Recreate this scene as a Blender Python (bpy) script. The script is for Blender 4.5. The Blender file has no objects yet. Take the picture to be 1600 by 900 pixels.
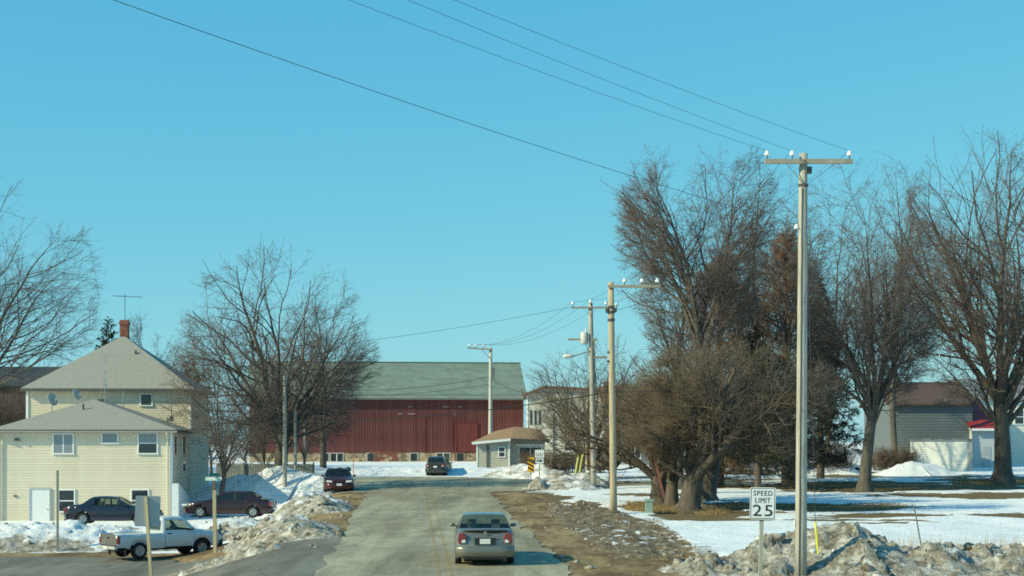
import bpy, bmesh, math, random
import numpy as np
from mathutils import Vector, Matrix
R = math.radians
sc = bpy.context.scene
col = sc.collection

# ------------------------------------------------------------------ camera, sky, sun, exposure
F = 2400.0; HZ = 690.0; CZ = 4.4          # focal length in 1600-px units, horizon row, eye height
cd = bpy.data.cameras.new('camera'); cam = bpy.data.objects.new('camera', cd); col.objects.link(cam)
cam.location = (0, 0, CZ); cam.rotation_euler = (R(90), 0, 0)
cd.sensor_width = 36; cd.lens = 36 * F / 1600; cd.shift_y = (HZ - 450) / 1600
cd.clip_start = .5; cd.clip_end = 6000
sc.camera = cam

SUN_EL = 31.0; SUN_A = 66.0                # elevation; degrees left of straight behind the camera
sd = Vector((-math.sin(R(SUN_A)) * math.cos(R(SUN_EL)), -math.cos(R(SUN_A)) * math.cos(R(SUN_EL)), math.sin(R(SUN_EL))))
w = bpy.data.worlds.new('World'); sc.world = w; w.use_nodes = True
wn = w.node_tree.nodes; wl = w.node_tree.links; wn.clear()
sky = wn.new('ShaderNodeTexSky'); sky.sky_type = 'NISHITA'; sky.sun_disc = False
sky.sun_elevation = R(SUN_EL); sky.sun_rotation = math.atan2(sd.x, sd.y) % (2 * math.pi)
sky.altitude = 300; sky.air_density = 1.0; sky.dust_density = 0.6; sky.ozone_density = 1.5
sep = wn.new('ShaderNodeSeparateColor'); com = wn.new('ShaderNodeCombineColor')      # the camera's cyan white balance, for the whole sky
for ch, (gain, power) in enumerate(((.575, 1.0), (2.66, .48), (4.90, .20))):
    pw = wn.new('ShaderNodeMath'); pw.operation = 'POWER'; pw.inputs[1].default_value = power
    ml = wn.new('ShaderNodeMath'); ml.operation = 'MULTIPLY'; ml.inputs[1].default_value = gain
    wl.new(sep.outputs[ch], pw.inputs[0]); wl.new(pw.outputs[0], ml.inputs[0]); wl.new(ml.outputs[0], com.inputs[ch])
bg = wn.new('ShaderNodeBackground'); bg.inputs[1].default_value = 0.11
wo = wn.new('ShaderNodeOutputWorld')
wl.new(sky.outputs[0], sep.inputs[0]); wl.new(com.outputs[0], bg.inputs[0]); wl.new(bg.outputs[0], wo.inputs[0])
sl = bpy.data.lights.new('sun', 'SUN'); sl.energy = 5.0; sl.angle = R(.55); sl.color = (1, .93, .60)
so = bpy.data.objects.new('sun', sl); col.objects.link(so)
so.rotation_euler = (-sd).to_track_quat('-Z', 'Y').to_euler()
sc.view_settings.view_transform = 'Standard'; sc.view_settings.look = 'None'
sc.view_settings.exposure = 0.0; sc.view_settings.gamma = 1.0; sc.view_settings.use_curve_mapping = False
sc.cycles.use_denoising = False; sc.cycles.max_bounces = 6; sc.cycles.transparent_max_bounces = 8
sc.cycles.filter_width = 1.7

# ------------------------------------------------------------------ noise and ground height
def _h(i, j, s):
    v = np.sin(i * 127.1 + j * 311.7 + s * 74.7) * 43758.5453
    return v - np.floor(v)
def vn(x, y, s=0):
    x = np.asarray(x, float); y = np.asarray(y, float)
    i = np.floor(x); j = np.floor(y); a = x - i; b = y - j
    a = a * a * (3 - 2 * a); b = b * b * (3 - 2 * b)
    return (_h(i, j, s) * (1 - a) + _h(i + 1, j, s) * a) * (1 - b) + (_h(i, j + 1, s) * (1 - a) + _h(i + 1, j + 1, s) * a) * b
def fbm(x, y, s=0, o=4):
    t = 0; a = .5; n = 0
    for k in range(o):
        t = t + a * vn(np.asarray(x) * 2 ** k + 17.3 * k, np.asarray(y) * 2 ** k - 9.1 * k, s + k); n += a; a *= .55
    return t / n
def worley(x, y, s=0):
    x = np.asarray(x, float); y = np.asarray(y, float)
    i = np.floor(x); j = np.floor(y); best = np.full(x.shape, 9.); idv = np.zeros(x.shape)
    for di in (-1, 0, 1):
        for dj in (-1, 0, 1):
            px = i + di + _h(i + di, j + dj, s); py = j + dj + _h(i + di, j + dj, s + 5)
            d = np.hypot(px - x, py - y); m = d < best
            idv = np.where(m, _h(i + di, j + dj, s + 9), idv); best = np.where(m, d, best)
    return best, idv
def ss(a, b, x):
    t = np.clip((np.asarray(x, float) - a) / (b - a), 0, 1); return t * t * (3 - 2 * t)
def base(y): return 0.016667 * np.clip(np.asarray(y, float), -40, 172)
def roadc(y): return -2.0 - .065 * (np.asarray(y, float) - 45)      # centre line of the main road
def H(x, y):
    x = np.asarray(x, float); y = np.asarray(y, float)
    d = ss(4.2, 11.5, roadc(y) - x) * 1.6 * (1 - ss(86, 112, y))
    return base(y) - d
def Hf(x, y): return float(H(x, y))
def X(u, Y): return (u - 800) / F * Y
def Zv(v, Y): return CZ - (v - HZ) / F * Y
def at(u, v, Y): return Vector((X(u, Y), Y, Zv(v, Y)))

# ------------------------------------------------------------------ materials
MC = {}
def M(name, c, rough=.8, var=.15, scale=3., bump=0., c2=None, metal=0., rnd=0., spec=.3, coat=0., stretch=(1, 1, 1), detail=5):
    if name in MC: return MC[name]
    m = bpy.data.materials.new(name); m.use_nodes = True; n = m.node_tree.nodes; l = m.node_tree.links
    b = n['Principled BSDF']; b.inputs['Roughness'].default_value = rough; b.inputs['Metallic'].default_value = metal
    b.inputs['Specular IOR Level'].default_value = spec; b.inputs['Coat Weight'].default_value = coat
    tc = n.new('ShaderNodeTexCoord'); mp = n.new('ShaderNodeMapping'); mp.inputs['Scale'].default_value = stretch
    l.new(tc.outputs['Object'], mp.inputs[0])
    nz = n.new('ShaderNodeTexNoise'); nz.inputs['Scale'].default_value = scale; nz.inputs['Detail'].default_value = detail; nz.inputs['Roughness'].default_value = .65
    l.new(mp.outputs[0], nz.inputs['Vector'])
    rp = n.new('ShaderNodeValToRGB'); rp.color_ramp.elements[0].position = .3; rp.color_ramp.elements[1].position = .7
    c2 = c2 or tuple(min(1, k * (1 + var)) for k in c)
    c1 = c if c2 is not None and var == 0 else tuple(k * (1 - var) for k in c)
    rp.color_ramp.elements[0].color = (*c1, 1); rp.color_ramp.elements[1].color = (*c2, 1)
    l.new(nz.outputs[0], rp.inputs[0]); out = rp.outputs[0]
    if rnd:
        oi = n.new('ShaderNodeObjectInfo'); hs = n.new('ShaderNodeHueSaturation')
        mr = n.new('ShaderNodeMapRange'); mr.inputs[3].default_value = 1 - rnd; mr.inputs[4].default_value = 1 + rnd
        l.new(oi.outputs['Random'], mr.inputs[0]); l.new(mr.outputs[0], hs.inputs['Value']); l.new(out, hs.inputs['Color']); out = hs.outputs[0]
    l.new(out, b.inputs['Base Color'])
    if bump:
        bp = n.new('ShaderNodeBump'); bp.inputs['Strength'].default_value = bump; bp.inputs['Distance'].default_value = .05
        l.new(nz.outputs[0], bp.inputs['Height']); l.new(bp.outputs[0], b.inputs['Normal'])
    MC[name] = m; return m
def Mglass(name, c=(.02, .03, .03), trans=0., rough=.04):
    if name in MC: return MC[name]
    m = bpy.data.materials.new(name); m.use_nodes = True; n = m.node_tree.nodes; l = m.node_tree.links
    b = n['Principled BSDF']; b.inputs['Base Color'].default_value = (*c, 1); b.inputs['Roughness'].default_value = rough
    b.inputs['Specular IOR Level'].default_value = .6
    if trans:
        o = n['Material Output']; mx = n.new('ShaderNodeMixShader'); tr = n.new('ShaderNodeBsdfTransparent'); tr.inputs[0].default_value = (.75, .85, .8, 1)
        mx.inputs[0].default_value = trans; l.new(b.outputs[0], mx.inputs[1]); l.new(tr.outputs[0], mx.inputs[2]); l.new(mx.outputs[0], o.inputs[0])
    MC[name] = m; return m

# ------------------------------------------------------------------ mesh helpers
def mesh_np(name, V, Fc, mat=None, smooth=False):
    V = np.asarray(V, np.float32).reshape(-1, 3); Fc = np.asarray(Fc, np.int32); k = Fc.shape[1]
    me = bpy.data.meshes.new(name); me.vertices.add(len(V)); me.vertices.foreach_set('co', V.ravel())
    me.loops.add(Fc.size); me.loops.foreach_set('vertex_index', Fc.ravel())
    me.polygons.add(len(Fc)); me.polygons.foreach_set('loop_start', np.arange(len(Fc), dtype=np.int32) * k)
    me.update(calc_edges=True)
    if smooth: me.polygons.foreach_set('use_smooth', np.ones(len(Fc), bool))
    if mat: me.materials.append(mat)
    return me
def link(name, me, parent=None, loc=(0, 0, 0), rot=(0, 0, 0)):
    o = bpy.data.objects.new(name, me); col.objects.link(o); o.parent = parent; o.location = loc; o.rotation_euler = rot
    return o
def tag(o, label=None, cat=None, group=None, kind=None):
    if label: o['label'] = label
    if cat: o['category'] = cat
    if group: o['group'] = group
    if kind: o['kind'] = kind
    return o
def thing(name, label, cat, loc=(0, 0, 0), rz=0., group=None):
    o = bpy.data.objects.new(name, None); col.objects.link(o); o.location = loc; o.rotation_euler = (0, 0, rz); o.empty_display_size = .3
    return tag(o, label, cat, group)
class MB:
    def __init__(s): s.v = []; s.f = []
    def add(s, vs, fs):
        k = len(s.v); s.v += [tuple(p) for p in vs]; s.f += [tuple(i + k for i in q) for q in fs]; return s
    def box(s, x0, x1, y0, y1, z0, z1):
        return s.add([(x, y, z) for x in (x0, x1) for y in (y0, y1) for z in (z0, z1)],
                     [(0, 1, 3, 2), (4, 6, 7, 5), (0, 4, 5, 1), (2, 3, 7, 6), (0, 2, 6, 4), (1, 5, 7, 3)])
    def bar(s, p, q, w, h=None):
        p = Vector(p); q = Vector(q); h = h or w; d = (q - p).normalized()
        a = d.cross(Vector((0, 0, 1)) if abs(d.z) < .95 else Vector((0, 1, 0))).normalized(); b = a.cross(d)
        vs = [e + a * i * w / 2 + b * j * h / 2 for e in (p, q) for i, j in ((-1, -1), (1, -1), (1, 1), (-1, 1))]
        return s.add(vs, [(3, 2, 1, 0), (4, 5, 6, 7), (0, 1, 5, 4), (1, 2, 6, 5), (2, 3, 7, 6), (3, 0, 4, 7)])
    def tube(s, pts, rs, n=8, cap=True):
        pts = [Vector(p) for p in pts]
        if not hasattr(rs, '__len__'): rs = [rs] * len(pts)
        k = len(s.v)
        for i, p in enumerate(pts):
            d = (pts[min(i + 1, len(pts) - 1)] - pts[max(i - 1, 0)]).normalized()
            a = d.cross(Vector((0, 1, 0)) if abs(d.y) < .9 else Vector((1, 0, 0))).normalized(); b = d.cross(a)
            s.v += [tuple(p + (a * math.cos(2 * math.pi * j / n) + b * math.sin(2 * math.pi * j / n)) * rs[i]) for j in range(n)]
        for i in range(len(pts) - 1):
            s.f += [(k + i * n + j, k + i * n + (j + 1) % n, k + (i + 1) * n + (j + 1) % n, k + (i + 1) * n + j) for j in range(n)]
        if cap: s.f += [tuple(k + j for j in reversed(range(n))), tuple(k + (len(pts) - 1) * n + j for j in range(n))]
        return s
    def prism(s, poly, axis, a0, a1):
        """polygon in the two other axes, extruded along axis"""
        def mk(p, a): q = list(p); q.insert(axis, a); return tuple(q)
        n = len(poly)
        return s.add([mk(p, a0) for p in poly] + [mk(p, a1) for p in poly],
                     [tuple(range(n)), tuple(reversed(range(n, 2 * n)))] + [(i, i + n, (i + 1) % n + n, (i + 1) % n) for i in range(n)])
    def mesh(s, name, mat, smooth=False):
        me = bpy.data.meshes.new(name); me.from_pydata(s.v, [], s.f)
        bm = bmesh.new(); bm.from_mesh(me); bmesh.ops.recalc_face_normals(bm, faces=bm.faces); bm.to_mesh(me); bm.free()
        if smooth:
            for p in me.polygons: p.use_smooth = True
        me.materials.append(mat); return me
    def build(s, name, mat, parent=None, loc=(0, 0, 0), rot=(0, 0, 0), smooth=False):
        return link(name, s.mesh(name, mat, smooth), parent, loc, rot)
def bevel(o, wd=.01, seg=1):
    b = o.modifiers.new('bevel', 'BEVEL'); b.width = wd; b.segments = seg; b.limit_method = 'ANGLE'; b.angle_limit = R(35); return o
def text_mesh(txt, size, mat, name='lettering', extrude=.002):
    c = bpy.data.curves.new(name, 'FONT'); c.body = txt; c.size = size; c.align_x = 'CENTER'; c.align_y = 'CENTER'; c.extrude = extrude; c.offset = 0; c.space_character = 1.12
    c.resolution_u = 3
    t = bpy.data.objects.new('tmp', c); col.objects.link(t); dg = bpy.context.evaluated_depsgraph_get()
    me = bpy.data.meshes.new_from_object(t.evaluated_get(dg)); bpy.data.objects.remove(t); bpy.data.curves.remove(c)
    me.name = name; me.materials.clear(); me.materials.append(mat); return me

# ------------------------------------------------------------------ ground
def gnode_ground():
    m = bpy.data.materials.new('snow_and_dead_grass'); m.use_nodes = True; n = m.node_tree.nodes; l = m.node_tree.links
    b = n['Principled BSDF']; b.inputs['Roughness'].default_value = .85; b.inputs['Specular IOR Level'].default_value = .2
    at_ = n.new('ShaderNodeAttribute'); at_.attribute_name = 'cover'; sp = n.new('ShaderNodeSeparateColor'); l.new(at_.outputs['Color'], sp.inputs[0])
    tc = n.new('ShaderNodeTexCoord')
    def noise(scale, det=6, ro=.65, st=(1, 1, 1)):
        mp = n.new('ShaderNodeMapping'); mp.inputs['Scale'].default_value = st; l.new(tc.outputs['Object'], mp.inputs[0])
        z = n.new('ShaderNodeTexNoise'); z.inputs['Scale'].default_value = scale; z.inputs['Detail'].default_value = det; z.inputs['Roughness'].default_value = ro
        l.new(mp.outputs[0], z.inputs['Vector']); return z.outputs[0]
    def ramp(inp, p0, c0, p1, c1):
        r = n.new('ShaderNodeValToRGB'); e = r.color_ramp.elements; e[0].position = p0; e[0].color = (*c0, 1); e[1].position = p1; e[1].color = (*c1, 1)
        l.new(inp, r.inputs[0]); return r.outputs[0]
    def edge(mask, nz, amt, lo=.44, hi=.56):
        a = n.new('ShaderNodeMath'); a.operation = 'MULTIPLY_ADD'; l.new(nz, a.inputs[0]); a.inputs[1].default_value = amt; a.inputs[2].default_value = -amt / 2
        s = n.new('ShaderNodeMath'); l.new(mask, s.inputs[0]); l.new(a.outputs[0], s.inputs[1])
        mr = n.new('ShaderNodeMapRange'); mr.interpolation_type = 'SMOOTHSTEP'; mr.inputs[1].default_value = lo; mr.inputs[2].default_value = hi; l.new(s.outputs[0], mr.inputs[0]); return mr.outputs[0]
    def mix(f, a, c):
        x = n.new('ShaderNodeMix'); x.data_type = 'RGBA'; l.new(f, x.inputs[0]); l.new(a, x.inputs[6]); l.new(c, x.inputs[7]); return x.outputs[2]
    fine = noise(5.5, 8, .7); med = noise(1.3, 6, .65, (1, .6, 1)); st = noise(2.2, 7, .7, (.35, 1.2, 1))
    snow = ramp(med, .3, (.70, .72, .73), .7, (.86, .87, .88))
    grass = ramp(noise(9, 8, .75), .3, (.085, .062, .03), .7, (.24, .175, .09))
    sand = ramp(st, .28, (.22, .15, .072), .72, (.45, .325, .17))
    sdark = ramp(noise(.55, 7, .7, (1.3, .35, 1)), .40, (.42, .38, .34), .60, (1, 1, 1)); sm_ = n.new('ShaderNodeMix'); sm_.data_type = 'RGBA'; sm_.blend_type = 'MULTIPLY'; sm_.inputs[0].default_value = 1; l.new(sand, sm_.inputs[6]); l.new(sdark, sm_.inputs[7]); sand = sm_.outputs[2]
    grime = ramp(fine, .33, (.10, .085, .065), .68, (.52, .50, .46))
    c = mix(edge(sp.outputs[2], fine, 1.0, .36, .66), snow, grime)
    c = mix(edge(sp.outputs[0], st, 1.15, .42, .58), c, grass)
    c = mix(edge(sp.outputs[1], fine, .7, .40, .62), c, sand)
    l.new(c, b.inputs['Base Color'])
    bp = n.new('ShaderNodeBump'); bp.inputs['Strength'].default_value = .55; bp.inputs['Distance'].default_value = .12; l.new(fine, bp.inputs['Height']); l.new(bp.outputs[0], b.inputs['Normal'])
    return m
GM = gnode_ground()
def px_ell(u0, u1, v0, v1):
    """a patch on the road plane seen between these columns and rows -> centre and half sizes in metres"""
    Ya = 4.4 * F / (v1 - 650); Yb = 4.4 * F / (v0 - 650); Yc = (Ya + Yb) / 2
    return (X((u0 + u1) / 2, Yc), Yc, (u1 - u0) / 2 / F * Yc, (Yb - Ya) / 2)
BARE = [px_ell(1060, 1660, 752, 765), px_ell(1470, 1720, 745, 760), px_ell(1260, 1420, 758, 769), px_ell(1020, 1430, 785, 796),
        px_ell(1480, 1720, 800, 808), px_ell(985, 1150, 783, 810), px_ell(1150, 1240, 795, 801), px_ell(1040, 1300, 733, 742),
        px_ell(1380, 1720, 768, 778), px_ell(1300, 1460, 737, 741), px_ell(760, 850, 748, 764), px_ell(1090, 1190, 790, 806), px_ell(1250, 1600, 741, 746)]
def cover(x, y):
    nb = fbm(x * .35, y * .5, 3) - .5 + .55 * (fbm(x * 1.1, y * 1.6, 33) - .5)
    bare = np.zeros_like(x)
    for cx, cy, rx, ry in BARE:
        ry = max(ry, .5); d = np.hypot((x - cx) / rx, (y - cy) / ry); bare = np.maximum(bare, ss(1.35, .65, d + nb * 1.3))
    # thin worn spots on the right lawn
    lawn = ss(4, 8, x - roadc(y) - 3.5) * ss(50, 60, y) * (1 - ss(112, 125, y))
    bare = np.maximum(bare, lawn * ss(.57, .68, fbm(x * .12, y * .33, 8)) * .9)
    dr = x - (roadc(y) + 3.45)
    edge = 3.0 + 1.5 * (fbm(x * 0 + 3, y * .25, 4) - .5) + .035 * np.clip(70 - y, -20, 30)
    sand = ss(edge + 1.0, edge - .3, dr + (fbm(x * .8, y * .5, 6) - .5) * 1.6) * (dr > -9) * (1 - ss(95, 101, y))
    bare = np.maximum(bare, ss(edge - .6, edge + .3, dr) * ss(edge + 2.2, edge + .8, dr + (fbm(x * .4, y * .3, 15) - .5) * 3.5) * (1 - ss(86, 94, y)))
    grime = ss(edge + 4.2, edge + .5, dr) * (dr > 0) * (.52 + .6 * (fbm(x * .5, y * .5, 12) - .5)) * (1 - ss(88, 100, y))
    dl = (roadc(y) - 3.45) - x
    e2 = 1.7 + 1.4 * (fbm(x * 0 + 9, y * .3, 5) - .5)
    sand = np.maximum(sand, ss(e2 + .8, e2 - .4, dl + (fbm(x * .7, y * .6, 2) - .5) * 1.5) * (dl > -1) * (1 - ss(88, 96, y)) * .9)
    grime = np.maximum(grime, ss(12, 1, dl) * (dl > 0) * .55 * (1 - ss(66, 80, y)))
    drive = np.hypot((x + 12.4) / 4.8, (y - 61) / 5.8)                 # muddy pull-off by the side road
    sand = np.maximum(sand, ss(1.2, .7, drive + nb) * .9)
    sand = np.maximum(sand, .85 * ss(1.9, .9, np.abs(y - 66.2 + nb * 2)) * ss(-9.5, -11.5, x))
    grime = np.maximum(grime, .62 * ss(3.2, 1.0, np.abs(y - 42.5 + (x - 8) * -.12) / 1.6) * ss(3.5, 6, x))
    return bare, sand, np.clip(grime, 0, 1)
def ground_z(x, y):
    bare, sand, grime = cover(x, y)
    z = H(x, y)
    offroad = ss(3.6, 5.0, np.abs(x - roadc(y))) * ss(4, 9, np.abs(x - roadc(y)) + (y < 48) * 8 * (x > 0))
    z = z + offroad * ((fbm(x * .25, y * .25, 21) - .5) * .22 + (fbm(x * 1.1, y * 1.1, 22) - .5) * .10 * np.clip(grime * 2, .25, 1)) * (1 - ss(100, 125, y) * .5)
    z = z - .07 * ss(.3, .7, bare)
    return z - 0.012
xs = np.concatenate([np.arange(-75, -34, .8), np.arange(-34, -16, .25), np.arange(-16, 20, .17), np.arange(20, 45, .22), np.arange(45, 90, .9)])
ys = np.concatenate([np.arange(12, 36, 1.5), np.arange(36, 62, .17), np.arange(62, 100, .30), np.arange(100, 130, .5), np.arange(130, 176, 2)])
gx, gy = np.meshgrid(xs, ys)
def side_flat(x, y):      # lower the ground a touch under the paved side roads so that the sheets lie clear
    return .03 * ((np.abs(y - 55) < 9.5) & (x < -5) & (y < 66.5)) + .05 * ((y > 88) & (y < 113) & (x > -17) & (x < 13))
gz = ground_z(gx, gy)
PAVE_A = (-60., -4.0)
def in_side_road(x, y):
    return (x < roadc(y) - 2.5) & (y > 40) & (y < 65.5 - ss(-16, -9, x) * 9.5)
def in_cross_road(x, y):
    top = 111.5 - ss(-6, 6, x) * 7; bot = 90 + ss(-16, -9, x) * -2 + ss(-2, 6, x) * 8
    return (x > -19) & (x < 16) & (y > bot) & (y < top)
k = in_side_road(gx, gy) | in_cross_road(gx, gy)
gz = np.where(k, H(gx, gy) - .05, gz)
nx, ny = len(xs), len(ys); idx = np.arange(nx * ny).reshape(ny, nx)
FQ = np.stack([idx[:-1, :-1], idx[:-1, 1:], idx[1:, 1:], idx[1:, :-1]], -1).reshape(-1, 4)
me = mesh_np('ground', np.stack([gx, gy, gz], -1), FQ, GM, True)
ca = me.color_attributes.new('cover', 'FLOAT_COLOR', 'POINT'); cv = cover(gx, gy)
ca.data.foreach_set('color', np.stack([*cv, np.ones_like(gx)], -1).astype(np.float32).ravel())
tag(link('ground', me), kind='structure')
# outlying snow fields, out to the horizon (a frame of sheets butted round the near ground)
far = MB(); a, b_, c_, d_ = xs[0], xs[-1], ys[0], ys[-1]
def fq(x0, x1, y0, y1):
    far.add([(x0, y0, float(base(y0)) - .08), (x1, y0, float(base(y0)) - .08), (x1, y1, float(base(y1)) - .08), (x0, y1, float(base(y1)) - .08)], [(0, 1, 2, 3)])
fq(-4000, 4000, d_ - .5, 5000); fq(-4000, a + .3, 12, d_ - .5); fq(b_ - .3, 4000, 12, d_ - .5); fq(-4000, 4000, -300, 12.4)
tag(far.build('snow_field', M('far_snow', (.78, .79, .8), .9, .06, .05)), kind='structure')

# ------------------------------------------------------------------ roads
def road_mat(name, c0, c1, tracks=True):
    m = bpy.data.materials.new(name); m.use_nodes = True; n = m.node_tree.nodes; l = m.node_tree.links
    b = n['Principled BSDF']; b.inputs['Roughness'].default_value = .8; b.inputs['Specular IOR Level'].default_value = .25
    tc = n.new('ShaderNodeTexCoord')
    def noise(s, st, det=6, ro=.65):
        mp = n.new('ShaderNodeMapping'); mp.inputs['Scale'].default_value = st; mp.inputs['Rotation'].default_value = (0, 0, R(-3.7)); l.new(tc.outputs['Object'], mp.inputs[0])
        z = n.new('ShaderNodeTexNoise'); z.inputs['Scale'].default_value = s; z.inputs['Detail'].default_value = det; z.inputs['Roughness'].default_value = ro; l.new(mp.outputs[0], z.inputs['Vector']); return z.outputs[0]
    def ramp(i, p0, c0, p1, c1):
        r = n.new('ShaderNodeValToRGB'); e = r.color_ramp.elements; e[0].position = p0; e[0].color = (*c0, 1); e[1].position = p1; e[1].color = (*c1, 1); l.new(i, r.inputs[0]); return r.outputs[0]
    def mixf(f, a, c, bt='MIX'):
        x = n.new('ShaderNodeMix'); x.data_type = 'RGBA'; x.blend_type = bt
        if isinstance(f, float): x.inputs[0].default_value = f
        else: l.new(f, x.inputs[0])
        l.new(a, x.inputs[6]); l.new(c, x.inputs[7]); return x.outputs[2]
    a = ramp(noise(1.0, (.9, .07, 1), 7), .32, c0, .68, c1)                    # long wheel streaks
    blot = ramp(noise(.35, (1, .5, 1), 6), .35, (.66, .64, .60), .65, (1.12, 1.12, 1.08))
    a = mixf(1.0, a, blot, 'MULTIPLY')
    grit = ramp(noise(30, (1, 1, 1), 3), .3, (.85, .85, .85), .7, (1.1, 1.1, 1.1)); a = mixf(1.0, a, grit, 'MULTIPLY')
    dirt = n.new('ShaderNodeRGB'); dirt.outputs[0].default_value = (.19, .14, .085, 1)
    df = ramp(noise(.22, (1.2, .5, 1), 7, .7), .53, (0, 0, 0), .70, (.8, .8, .8)); a = mixf(df, a, dirt.outputs[0])
    vo = n.new('ShaderNodeTexVoronoi'); vo.feature = 'DISTANCE_TO_EDGE'; vo.inputs['Scale'].default_value = .33
    mp = n.new('ShaderNodeMapping'); mp.inputs['Scale'].default_value = (1, .55, 1); wv = n.new('ShaderNodeMix'); wv.data_type = 'RGBA'; wv.inputs[0].default_value = .25
    nn = n.new('ShaderNodeTexNoise'); nn.inputs['Scale'].default_value = 1.2; l.new(tc.outputs['Object'], nn.inputs['Vector'])
    l.new(tc.outputs['Object'], wv.inputs[6]); l.new(nn.outputs[1], wv.inputs[7]); l.new(wv.outputs[2], mp.inputs[0]); l.new(mp.outputs[0], vo.inputs['Vector'])
    ck = ramp(vo.outputs[0], .006, (.45, .45, .45), .02, (1, 1, 1)); a = mixf(.28, a, ck, 'MULTIPLY')
    l.new(a, b.inputs['Base Color'])
    bp = n.new('ShaderNodeBump'); bp.inputs['Strength'].default_value = .3; bp.inputs['Distance'].default_value = .01; l.new(noise(18, (1, 1, 1), 4), bp.inputs['Height']); l.new(bp.outputs[0], b.inputs['Normal'])
    return m
RM = road_mat('salt_bleached_asphalt', (.24, .22, .155), (.45, .415, .30)); RM2 = road_mat('side_asphalt', (.14, .132, .11), (.24, .225, .19))
def sheet(name, x0f, x1f, y0, y1, dz, mat, nxn=12, step=.5, kind='structure', parent=None, zf=H):
    yy = np.arange(y0, y1 + 1e-6, step); t = np.linspace(0, 1, nxn)
    xa = np.array([x0f(v) for v in yy])[:, None]; xb = np.array([x1f(v) for v in yy])[:, None]
    xx = xa + (xb - xa) * t; yg = np.repeat(yy[:, None], nxn, 1); zz = zf(xx, yg) + dz
    i = np.arange(xx.size).reshape(xx.shape); Q = np.stack([i[:-1, :-1], i[:-1, 1:], i[1:, 1:], i[1:, :-1]], -1).reshape(-1, 4)
    o = link(name, mesh_np(name, np.stack([xx, yg, zz], -1), Q, mat, True), parent)
    if kind: tag(o, kind=kind)
    return o
wob = lambda y, s: float((fbm(np.array([y * .6]), np.array([s * 3.]), s) - .5)[0])
road = sheet('road', lambda y: roadc(y) - 3.55 + .5 * wob(y, 1), lambda y: roadc(y) + 3.5 + .7 * wob(y, 2), 14, 96, .012, RM, 40, .16)
# side road on the left, dropping away to the left
def sheet_mask(name, fn, x0, x1, y0, y1, st, dz, mat):
    gx, gy = np.meshgrid(np.arange(x0, x1, st), np.arange(y0, y1, st)); i = np.arange(gx.size).reshape(gx.shape)
    Q = np.stack([i[:-1, :-1], i[:-1, 1:], i[1:, 1:], i[1:, :-1]], -1).reshape(-1, 4)
    c = fn(gx + (fbm(gx * .5, gy * .5, 31) - .5) * 1.2, gy + (fbm(gx * .5, gy * .5, 32) - .5) * 1.2).ravel()
    Q = Q[c[Q].all(1)]; used = np.unique(Q); rm = np.full(gx.size, -1); rm[used] = np.arange(len(used))
    V = np.stack([gx, gy, H(gx, gy) + dz], -1).reshape(-1, 3)[used]
    return tag(link(name, mesh_np(name, V, rm[Q], mat, True)), kind='structure')
sheet_mask('side_road', in_side_road, -62, -3, 39, 67, .3, .004, RM2)
sheet_mask('cross_road', in_cross_road, -20, 17, 86, 114, .35, .005, RM)
# faded double yellow line
ym = bpy.data.materials.new('worn_yellow_paint'); ym.use_nodes = True
def _ym():
    n = ym.node_tree.nodes; l = ym.node_tree.links; b = n['Principled BSDF']; o = n['Material Output']; b.inputs['Base Color'].default_value = (.42, .30, .07, 1); b.inputs['Roughness'].default_value = .8
    tc = n.new('ShaderNodeTexCoord'); z = n.new('ShaderNodeTexNoise'); z.inputs['Scale'].default_value = 2.2; z.inputs['Detail'].default_value = 6; z.inputs['Roughness'].default_value = .7; l.new(tc.outputs['Object'], z.inputs['Vector'])
    mr = n.new('ShaderNodeMapRange'); mr.inputs[1].default_value = .36; mr.inputs[2].default_value = .62; mr.inputs[3].default_value = .03; mr.inputs[4].default_value = .42; l.new(z.outputs[0], mr.inputs[0])
    t = n.new('ShaderNodeBsdfTransparent'); mx = n.new('ShaderNodeMixShader'); l.new(mr.outputs[0], mx.inputs[0]); l.new(t.outputs[0], mx.inputs[1]); l.new(b.outputs[0], mx.inputs[2]); l.new(mx.outputs[0], o.inputs[0])
_ym()
for s in (-.17, .17):
    sheet('centre_line', lambda y: roadc(y) + s - .05, lambda y: roadc(y) + s + .05, 14, 90, .018, ym, 2, 1., kind=None, parent=road)

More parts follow.
